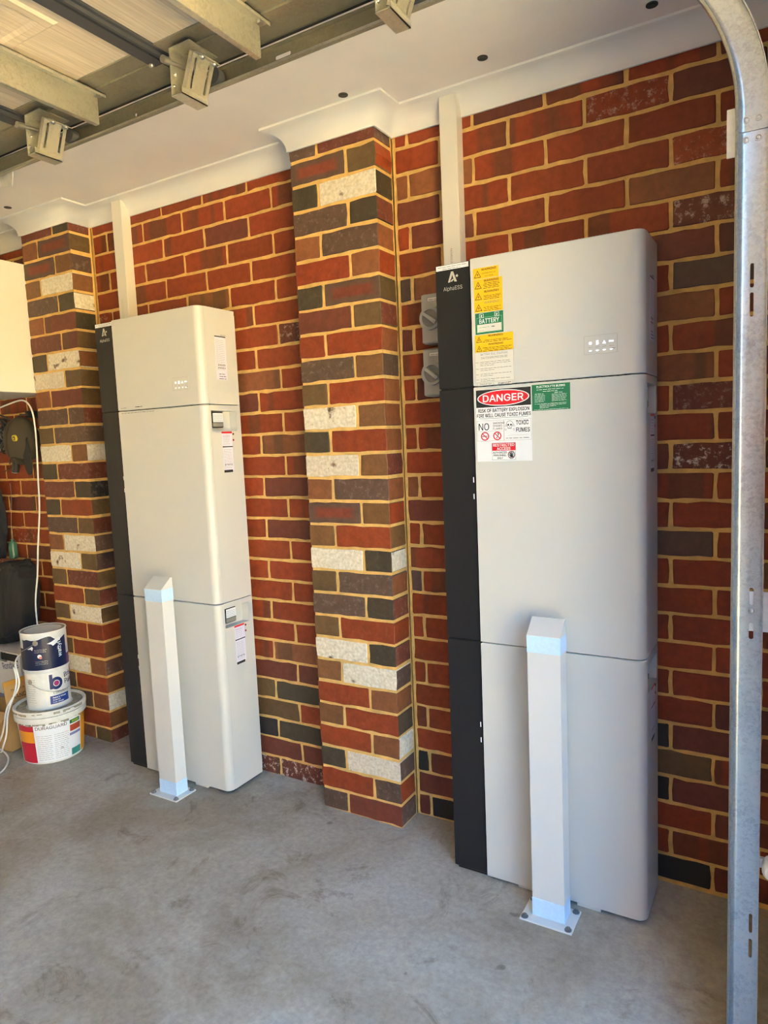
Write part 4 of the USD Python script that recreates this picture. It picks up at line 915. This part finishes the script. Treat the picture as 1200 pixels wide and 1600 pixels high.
def tin(r, h, ear_deg, label, loc, lidm='can_lid'):
    t = thing('paint_tin', label, 'paint tin', loc, group='paint tins in the stack')
    obj('body', lathe([(0, 0.003), (r - 0.004, 0.003), (r - 0.002, 0.0), (r + 0.001, 0.0), (r + 0.0015, 0.003), (r, 0.006), (r, h - 0.008), (r + 0.0015, h - 0.006), (r + 0.0018, h - 0.001), (r, h), (r - 0.003, h - 0.0008), (r - 0.004, h - 0.004), (0, h - 0.0045)], 64), 'can_white', t, smooth=35)
    obj('lid', lathe([(0, h - 0.0052), (r - 0.018, h - 0.0052), (r - 0.016, h - 0.002), (r - 0.006, h - 0.002), (r - 0.004, h - 0.0042), (r - 0.0045, h - 0.0065), (0, h - 0.0065)], 64), lidm, t, smooth=35)
    a = PHI + math.radians(ear_deg)
    ca, sa = math.cos(a), math.sin(a)
    obj('handle_ear', lathe([(0, 0), (0.012, 0), (0.012, 0.002), (0.006, 0.005), (0, 0.005)], 20).apply_transform(trimesh.transformations.rotation_matrix(PI / 2, (0, 1, 0))).apply_transform(trimesh.transformations.rotation_matrix(a, (0, 0, 1))).apply_translation((r * ca, r * sa, h - 0.045)), 'can_lid', t, smooth=35)
    return t
BX, BY = -1.772, -0.312
bz = floor_z(BX)
pail = thing('paint_pail', 'low white plastic paint pail with stained lid standing on the concrete floor', 'paint pail', (BX, BY, bz))
pr_ = [(0, 0.002), (0.122, 0.002), (0.126, 0.0), (0.129, 0.004), (0.143, 0.196), (0.153, 0.197), (0.154, 0.222), (0.146, 0.224), (0.146, 0.232)]
obj('body', lathe(pr_ + [(0, 0.232)], 72), 'pail_white', pail, smooth=35)
obj('lid', lathe([(0.149, 0.226), (0.155, 0.226), (0.156, 0.246), (0.152, 0.251), (0.146, 0.249), (0.142, 0.240), (0, 0.240), (0, 0.236), (0.149, 0.236)], 72), 'pail_white', pail, smooth=35)
def cone_patch(a0, a1, z0, z1, lift=0.0008):
    f = lambda z: 0.129 + (z - 0.004) * (0.014 / 0.192)
    A = np.radians(np.linspace(a0, a1, 24)) + PHI
    V = np.array([((f(z) + lift + e) * math.cos(a), (f(z) + lift + e) * math.sin(a), z) for a in A for (z, e) in ((z0, 0), (z1, 0), (z0, -lift - 0.0005), (z1, -lift - 0.0005))]); F = []
    for i in range(23):
        k = 4 * i; F += [(k, k + 4, k + 5), (k, k + 5, k + 1), (k + 2, k + 7, k + 6), (k + 2, k + 3, k + 7)]
    return trimesh.Trimesh(V, F, process=False)
lb = obj('label', cone_patch(-33, 58, 0.010, 0.186), 'sticker_white', pail)
obj('colour_panel', cone_patch(-72, -33, 0.008, 0.186), 'crimson', lb)
obj('colour_panel', cone_patch(-70, -33, 0.104, 0.158, 0.0014), 'orange', lb)
obj('colour_panel', cone_patch(58, 84, 0.010, 0.194), 'orange', lb)
obj('colour_panel', cone_patch(31, 56, 0.128, 0.158, 0.0014), 'brick_orange', lb); obj('colour_panel', cone_patch(33, 56, 0.012, 0.044, 0.0014), 'teal', lb)
obj('colour_panel', cone_patch(31, 54, 0.164, 0.182, 0.0014), 'sticker_green', lb); obj('colour_panel', cone_patch(35, 50, 0.168, 0.178, 0.0020), 'lime', lb); obj('colour_panel', cone_patch(30, 56, 0.108, 0.120, 0.0014), 'violet', lb)
ink = []
def pail_text(s, deg, z, h, m='ink_black', fit=None, lift=0.0016):
    f = 0.129 + (z - 0.004) * (0.014 / 0.192)
    obj('lettering', wrap(text(s, h, fit=fit, depth=0.0004), f + lift, PHI + math.radians(deg), z), m, lb)
pail_text('DURAGUARD', -29, 0.166, 0.014, 'ink_brown', fit=0.135)
pail_text('5L', 12, 0.060, 0.010)
for col, (d0, d1) in enumerate(((-29, -2), (2, 28))):
    for q in range(13):
        z = 0.020 + q * 0.0095; f = 0.129 + (z - 0.004) * (0.014 / 0.192) + 0.0012
        obj('lettering', wrap(bars(0, math.radians(d1 - d0) * f, 0, 0.0042, 600 + q + 40 * col, depth=0.0004), f, PHI + math.radians(d0), z), 'ink_pale', lb)
# dried render smeared under the rim
rgp = random.Random(5)
sm = []
for q in range(34):
    a0 = rgp.uniform(-80, 80); w = rgp.uniform(3, 12); z1 = 0.246 if rgp.random() < .3 else 0.197; hgt = rgp.uniform(0.004, 0.014)
    R = 0.1562 if z1 > 0.2 else 0.1440
    sm.append(patch(R, a0, a0 + w, z1 - hgt, z1 - 0.001, lift=0.0012, n=6))
obj('dried_smear', sm, 'pail_dirt', pail, kind='stuff')
obj('dried_smear', lathe([(0.10, 0.2402), (0.141, 0.2402), (0.141, 0.2412), (0.10, 0.2412), (0.10, 0.2402)], 60), 'pail_dirt', pail)

r2, h2 = 0.0935, 0.176
t2 = tin(r2, h2, -50, 'white paint tin with a large blue letter b logo, middle of the stack', (BX, BY, bz + 0.2415))
lg = sg.box(-0.030, -0.002, -0.016, 0.066).union(sg.Point(0, 0.022).buffer(0.0285, 16)).difference(sg.Point(0, 0.022).buffer(0.0150, 16))
obj('logo', wrap(ext(lg, 0.0008), r2 + 0.0004, PHI + math.radians(22), 0.092), 'ink_blue', t2)
obj('logo_dot', wrap(ext(sg.Point(0, 0.022).buffer(0.0115, 16), 0.0008), r2 + 0.0004, PHI + math.radians(22), 0.092), 'magenta', t2)
def tin_text(t, r, s, deg, z, h, m, fit=None, bold=False): obj('lettering', wrap(text(s, h, bold=bold, fit=fit, depth=0.0008), r + 0.0004, PHI + math.radians(deg), z), m, t)
tin_text(t2, r2, 'Bristol', 47, 0.130, 0.022, 'ink_blue', bold=False); tin_text(t2, r2, 'Paint', 47, 0.100, 0.022, 'ink_blue')
tin_text(t2, r2, 'Timeless', 10, 0.064, 0.014, 'ink_grey')
bx_ = obj('label_panel', patch(r2, 2, 58, 0.020, 0.058, lift=0.0007), 'royal', t2)
for q, w in enumerate(('Paint & Primer', 'Exterior', 'Low Sheen')): obj('lettering', wrap(text(w, 0.0070, depth=0.0006, bold=q == 0), r2 + 0.0009, PHI + math.radians(9), 0.0455 - 0.0105 * q), 'ink_white', bx_)
for q in range(11): obj('lettering', wrap(bars(0, 0.046, 0, 0.0042, 900 + q, depth=0.0005), r2 + 0.0003, PHI + math.radians(-62), 0.034 + 0.0105 * q), 'ink_pale', t2)
obj('wire_handle', tube([((r2 + 0.004 + 0.006 * math.sin(s * PI)) * math.cos(PHI + math.radians(-50 + 110 * s)), (r2 + 0.004 + 0.006 * math.sin(s * PI)) * math.sin(PHI + math.radians(-50 + 110 * s)), h2 - 0.045 - 0.055 * math.sin(min(1, s * 1.35) * PI / 2)) for s in np.linspace(0, 1, 24)], 0.0014, 6), 'steel_bolt', t2)

r1, h1 = 0.0970, 0.181
t1 = tin(r1, h1, -22, 'paint tin with a navy label and white paint runs, topmost of the stack', (BX, BY, bz + 0.2415 + 0.1765))
def ragged(d): return 0.150 + 0.012 * (meshkit.noise(np.array([[d * 0.07, 0.3, 0]]), 2)[0] - 0.5) * 2 + 0.006 * math.sin(d * 0.09 + 1)
nv = obj('label', patch(r1, -62, 62, 0.010, 0.15, lift=0.0007, top=ragged, n=90), 'navy', t1)
obj('label_edge', patch(r1, 62, 80, 0.010, 0.060, lift=0.0007), 'purple', t1); obj('label_edge', patch(r1, -88, -62, 0.010, 0.110, lift=0.0006), 'ink_black', t1)
w1 = text('wattyl', 0.020, bold=True, depth=0.0008, fit=0.072)
w1 = tf(w1, (0, 0, 0), (0, 1, 0), (-1, 0, 0), (0, 0, 1))
obj('lettering', wrap(w1, r1 + 0.0010, PHI + math.radians(43), 0.056), 'ink_white', nv)
obj('emblem', wrap(ext(sg.Point(0, 0).buffer(0.009, 12), 0.0006), r1 + 0.0010, PHI + math.radians(-14), 0.074), 'ink_white', nv); obj('emblem', wrap(ext(sg.Point(0.004, -0.006).buffer(0.006, 12), 0.0006), r1 + 0.0014, PHI + math.radians(-14), 0.074), 'coral', nv)
for q in range(3): obj('lettering', wrap(bars(-0.02, 0.032, 0, 0.003, 950 + q, depth=0.0005), r1 + 0.0010, PHI + math.radians(-14), 0.050 - 0.007 * q), 'ink_silver', nv)
for q in range(3): obj('lettering', wrap(bars(-0.02, 0.032, 0, 0.003, 960 + q, depth=0.0005), r1 + 0.0010, PHI + math.radians(-14), 0.104 - 0.006 * q), 'ink_silver', nv)
drip = sg.Polygon([(-0.030, 0.010), (-0.010, 0.016), (0.014, 0.028), (0.030, 0.030), (0.032, 0.016), (0.018, 0.012), (0.006, 0.002), (-0.006, -0.004), (-0.012, 0.003)])
obj('paint_run', wrap(ext(drip, 0.0008), r1 + 0.0010, PHI + math.radians(24), 0.118), 'ink_white', t1)
obj('paint_run', wrap(ext(sg.Polygon([(-0.02, 0), (0.006, 0.014), (0.010, 0.006), (0.004, -0.006), (0.0, 0.0)]), 0.0008), r1 + 0.0010, PHI + math.radians(-34), 0.108), 'ink_white', t1)
obj('wire_handle', tube([((r1 + 0.006) * math.cos(PHI + math.radians(d)), (r1 + 0.006) * math.sin(PHI + math.radians(d)), z) for d, z in ((-24, 0.134), (-40, 0.118), (-56, 0.104), (-80, 0.09), (-100, 0.08))], 0.0016, 6), 'steel_bolt', t1)

# ------------------------------------------------------------------ boxes and soft things in the corner
kz = floor_z(-2.1)
carton = thing('cardboard_box', 'open brown cardboard box with black print beside the paint pail', 'box', (-1.952, -0.412, kz), rz=0.10)
th = 0.004; L, D, H = 0.42, 0.145, 0.192
obj('wall_panel', [box(-L, 0, 0, th, 0, H)], 'cardboard', carton); obj('wall_panel', box(-L, 0, D - th, D, 0, H), 'cardboard', carton); obj('wall_panel', box(-th, 0, th, D - th, 0, H), 'cardboard', carton); obj('wall_panel', box(-L, -L + th, th, D - th, 0, H), 'cardboard', carton)
obj('bottom_panel', box(-L, 0, 0, D, 0, th), 'cardboard', carton)
obj('flap', tf(box(0, 0.145, 0, 0.145, 0, 0.003), (-0.001, 0.0, H), (0, 1, 0), (-0.10, 0, 0.995), (0.995, 0, 0.10)), 'cardboard', carton)
obj('flap_tape', tf(box(0, 0.145, 0.122, 0.1452, 0.003, 0.0034), (-0.001, 0.0, H), (0, 1, 0), (-0.10, 0, 0.995), (0.995, 0, 0.10)), 'cardboard_edge', carton)
obj('flap', tf(box(-L, 0, 0, 0.10, 0, 0.003), (0, 0.0, H), (1, 0, 0), (0, -0.75, -0.66), (0, 0.66, -0.75)), 'cardboard', carton)
def ctext(s, y, z, h, fit=None): obj('lettering', tf(text(s, h, fit=fit, depth=0.0004), (-0.001 + 0.0031 * 0.995 - 0.10 * (z - H), y, z), (0, 1, 0), (-0.10, 0, 0.995), (0.995, 0, 0.10)), 'ink_black', carton)
ctext('This box is', 0.032, H + 0.090, 0.012, 0.072); ctext('HANDLE', 0.034, H + 0.052, 0.020); 
for q in range(4): obj('lettering', tf(bars(0.03, 0.12, 0, 0.006, 41 + q, depth=0.0004), (0.0035 - 0.10 * (0.03 - 0.02 * q), 0, H + 0.030 - 0.020 * q), (0, 1, 0), (0, 0, 1), (1, 0, 0)), 'ink_black', carton)
wb = thing('white_carton', 'white lidded carton with dark handwriting under the black bag', 'box', (-2.12, -0.225, kz))
obj('body', cbox(-0.50, 0, 0, 0.195, 0, 0.33, 0.003), 'box_white', wb)
cut_ = sg.box(-0.504, 0.30, 0.004, 0.402).difference(sg.box(-0.36, 0.355, -0.12, 0.41).buffer(0.008))
obj('lid', [box(-0.504, 0.004, -0.004, 0.199, 0.398, 0.402), tf(ext(cut_, 0.003), (0, -0.0015, 0), (1, 0, 0), (0, 0, 1), (0, -1, 0)), box(0.0005, 0.004, -0.004, 0.199, 0.30, 0.402)], 'box_white', wb)
obj('hand_hole', box(-0.16, -0.02, -0.0052, -0.0046, 0.358, 0.395), 'gap_black', wb)
def sc(s, x, z, h, fit, m='ink_blue'): obj('handwriting', tf(text(s, h, fit=fit, depth=0.0004), (x, -0.0048, z), (0.985, 0, 0.17), (-0.32, 0, 0.95), (0, -1, 0)), m, wb)
sc('Rondada', -0.150, 0.306, 0.034, 0.135)
obj('stripe', box(-0.45, -0.05, -0.0006, 0.0, 0.14, 0.17), 'violet', wb)

def lumpy(w, d, h, seed, amp, taper=None, sub=5):
    """A soft body: a rounded block with folds."""
    m = trimesh.creation.icosphere(sub, 1.0); v = m.vertices.copy()
    p = np.sign(v) * np.abs(v) ** 0.55; p /= np.maximum(1e-9, np.abs(p).max(axis=1).mean())
    n = meshkit.fbm(v * 2.2 + 5, 4, seed) - 0.5; f2 = np.abs(meshkit.noise(v * np.array([5.0, 5.0, 1.6]) + 3, seed + 7) - 0.5)
    p = p * (1 + amp * n + amp * 0.7 * (0.25 - f2))[:, None]
    p = p / np.abs(p).max(0) * np.array([w / 2, d / 2, h / 2]); p[:, 2] += h / 2
    if taper is not None: p = taper(p)
    m.vertices = p; return m
def tap(p):
    s = p[:, 2] / 0.50
    p[:, 0] = p[:, 0] - 0.05 * (1 - s) * 1.0 + 0.02 * s
    p[:, 2] = p[:, 2] * (0.86 + 0.32 * (p[:, 0] / 0.5))
    return p
bag = lumpy(0.54, 0.20, 0.485, 4, 0.20, tap)
ob = obj('black_bag', bag.apply_translation((-2.425, -0.115, kz + 0.4025)), 'fabric_black', None, smooth=True); tag(ob, 'slumped black cloth bag lying on top of the white carton', 'bag')
jt = thing('hanging_jacket', 'dark navy jacket hanging on the brick wall at the left edge', 'jacket')
def shoulders(p):
    s = np.clip(p[:, 2] / 0.56, 0, 1); p[:, 0] *= 1.12 - 0.62 * s ** 3; p[:, 1] *= 1.1 - 0.4 * s; return p
obj('body', lumpy(0.30, 0.10, 0.56, 9, 0.30, shoulders).apply_translation((-2.585, -0.068, 0.86)), 'fabric_navy', jt, smooth=True)
for sx in (-1, 1):
    sl = lumpy(0.085, 0.075, 0.50, 12 + sx, 0.28, sub=4); sl.apply_transform(trimesh.transformations.rotation_matrix(-0.16 * sx, (0, 1, 0))); sl.apply_translation((-2.585 + 0.135 * sx, -0.078, 0.855)); obj('sleeve', sl, 'fabric_navy', jt, smooth=True)
obj('loop', tube([(-2.60, -0.055, 1.40), (-2.595, -0.03, 1.455), (-2.585, -0.012, 1.47), (-2.575, -0.03, 1.455), (-2.57, -0.055, 1.40)], 0.004, 6, 24), 'fabric_black', jt, smooth=True)
obj('hook', [cyl((-2.585, -0.0005, 1.475), (-2.585, -0.030, 1.465), 0.005, 10), box(-2.600, -2.570, -0.004, -0.0005, 1.455, 1.505)], 'steel_bolt', jt)

# the cap
cp = thing('baseball_cap', 'dark olive baseball cap with a small yellow badge hung on the brick wall', 'cap', (-2.155, -0.085, 1.49))
dome_ = trimesh.creation.icosphere(4, 1.0); v = dome_.vertices.copy()
v = v * np.array([0.098, 0.080, 0.122]); v[:, 0] *= 1 - 0.18 * np.clip(-v[:, 2] / 0.12, 0, 1)
v *= (1 + 0.05 * (meshkit.fbm(v * 18, 3, 2) - 0.5) * 2)[:, None]
dome_.vertices = v
gapc = cyl((0.02, -0.2, -0.118), (0.02, 0.2, -0.118), 0.036, 28)
crown = trimesh.boolean.difference([dome_, gapc], engine='manifold')
crn = obj('crown', crown, 'cap_cloth', cp, smooth=50)
obj('seam', tube([(0.099 * math.sin(a) * 0.2, -0.0805 * math.cos(a * 0.9) - 0.001, 0.121 * math.sin(a)) for a in np.linspace(-0.7, 1.45, 20)], 0.0012, 6), 'cap_brim', crn)
obj('button', cyl((0.0, 0.0, 0.118), (0.0, 0.0, 0.128), 0.008, 14), 'cap_brim', crn)
obj('strap', tube([(0.02 + 0.037 * math.cos(a), -0.066, -0.118 + 0.037 * math.sin(a)) for a in np.linspace(0.15, PI - 0.15, 16)], 0.003, 6), 'cap_brim', crn)
brim = ext(sg.Polygon([(0.060, -0.030), (0.098, 0.010), (0.110, -0.06), (0.112, -0.125), (0.104, -0.160), (0.088, -0.165), (0.070, -0.140), (0.062, -0.100)]).buffer(0.006), 0.006)
obj('brim', tf(brim, (0, -0.030, 0), (1, 0, 0), (0, 0, 1), (0, -1, 0)), 'cap_brim', cp)
obj('badge', cyl((0.055, -0.066, 0.015), (0.055, -0.076, 0.014), 0.016, 24), 'badge_yellow', cp); obj('badge_centre', cyl((0.055, -0.0755, 0.014), (0.055, -0.0768, 0.014), 0.010, 20), 'ink_black', cp); obj('badge_mark', cyl((0.055, -0.0768, 0.012), (0.055, -0.0776, 0.012), 0.006, 5), 'badge_yellow', cp)
obj('hook', [box(0.018, 0.040, 0.02, 0.0845, 0.116, 0.150), box(0.018, 0.040, -0.012, 0.022, 0.128, 0.136)], 'rubber_black', cp)
hd = thing('torch', 'black cylindrical torch hanging below the cap', 'torch')
obj('barrel', cyl((-2.288, -0.055, 1.335), (-2.252, -0.055, 1.445), 0.0175, 24), 'rubber_black', hd, smooth=40); obj('end_cap', cyl((-2.2895, -0.055, 1.330), (-2.2885, -0.055, 1.334), 0.0160, 24), 'cable_grey', hd, smooth=40)
# coils of cable
cbx = thing('cable_tangle', 'tangle of black and grey cables hung on the brick wall beside the cap', 'cables')
rgc = random.Random(8)
for q in range(16):
    c0 = np.array((-2.37 + rgc.uniform(-0.05, 0.03), -0.055 + rgc.uniform(-0.03, 0.02), 1.555 + rgc.uniform(-0.06, 0.06))); ra, rb, ph, ti = rgc.uniform(0.03, 0.09), rgc.uniform(0.05, 0.13), rgc.uniform(0, 6), rgc.uniform(-0.5, 0.5)
    pts = []
    for s in np.linspace(0, 2 * PI * rgc.uniform(0.7, 1.0), 26):
        x, z = ra * math.cos(s + ph), rb * math.sin(s + ph); pts.append(c0 + np.array((x * math.cos(ti) - z * math.sin(ti), 0.02 * math.sin(3 * s + ph), x * math.sin(ti) + z * math.cos(ti))))
    pts = [np.array((p[0], min(p[1], -0.008), p[2])) for p in pts]
    obj('cable', tube(pts, rgc.choice((0.003, 0.004, 0.005)), 6), 'cable_grey' if q % 5 == 0 else 'cable_black', cbx, smooth=True)
obj('cable', tube([(-2.36, -0.03, 1.50), (-2.30, -0.02, 1.46), (-2.27, -0.02, 1.42), (-2.36, -0.02, 1.36), (-2.44, -0.03, 1.33)], 0.0025, 6, 30), 'cable_black', cbx, smooth=True)
gb = thing('green_bottle', 'small green bottle hanging by a thin string above the black bag', 'bottle', (-2.375, -0.055, 0.872))
obj('bottle_body', lathe([(0, 0), (0.018, 0.001), (0.021, 0.008), (0.021, 0.072), (0.016, 0.088), (0.009, 0.094), (0.009, 0.104), (0, 0.105)], 24), 'bottle_green', gb, smooth=40)
obj('string', tube([(0, 0, 0.103), (-0.015, 0.01, 0.16), (-0.03, 0.03, 0.26), (-0.045, 0.045, 0.40)], 0.0012, 5, 16), 'cable_grey', gb)
# the white cord
cd = thing('extension_cord', 'long white power cord hanging down the wall and looped on the floor', 'cord')
up_pts = [(-2.30, -0.10, 1.640), (-2.191, -0.16, 1.659), (-2.091, -0.16, 1.675), (-2.026, -0.16, 1.683), (-1.975, -0.16, 1.675), (-1.935, -0.16, 1.634), (-1.922, -0.16, 1.573), (-1.923, -0.16, 1.451), (-1.935, -0.16, 1.297), (-1.949, -0.16, 1.141), (-1.976, -0.17, 0.95), (-2.000, -0.17, 0.82), (-2.020, -0.18, 0.688), (-1.99, -0.20, 0.60), (-1.915, -0.26, 0.54), (-1.87, -0.36, 0.505), (-1.80, -0.44, 0.475), (-1.77, -0.450, 0.395), (-1.806, -0.478, 0.319), (-1.875, -0.475, 0.20), (-1.962, -0.465, 0.085), (-2.06, -0.45, 0.035), (-2.20, -0.44, 0.0305)]
obj('cable', tube(up_pts, 0.0040, 8, 160), 'cord_white', cd, smooth=True)
lo = [(-1.80, -0.450, 0.47), (-1.785, -0.465, 0.361), (-1.824, -0.482, 0.263), (-1.862, -0.480, 0.15), (-1.905, -0.478, 0.08), (-1.966, -0.455, 0.040), (-2.05, -0.46, 0.029), (-2.16, -0.44, 0.030)]
obj('cable', tube(lo, 0.0040, 8, 80), 'cord_white', cd, smooth=True)
lp = [(-2.16, -0.44, 0.030), (-2.22, -0.445, 0.040), (-2.17, -0.448, 0.062), (-2.07, -0.440, 0.050), (-1.965, -0.438, 0.033), (-1.890, -0.465, 0.0270), (-1.845, -0.498, 0.0258), (-1.812, -0.532, 0.0253), (-1.790, -0.572, 0.0250), (-1.800, -0.630, 0.0252), (-1.87, -0.70, 0.0260)]
obj('cable', tube(lp, 0.0040, 8, 80), 'cord_white', cd, smooth=True)
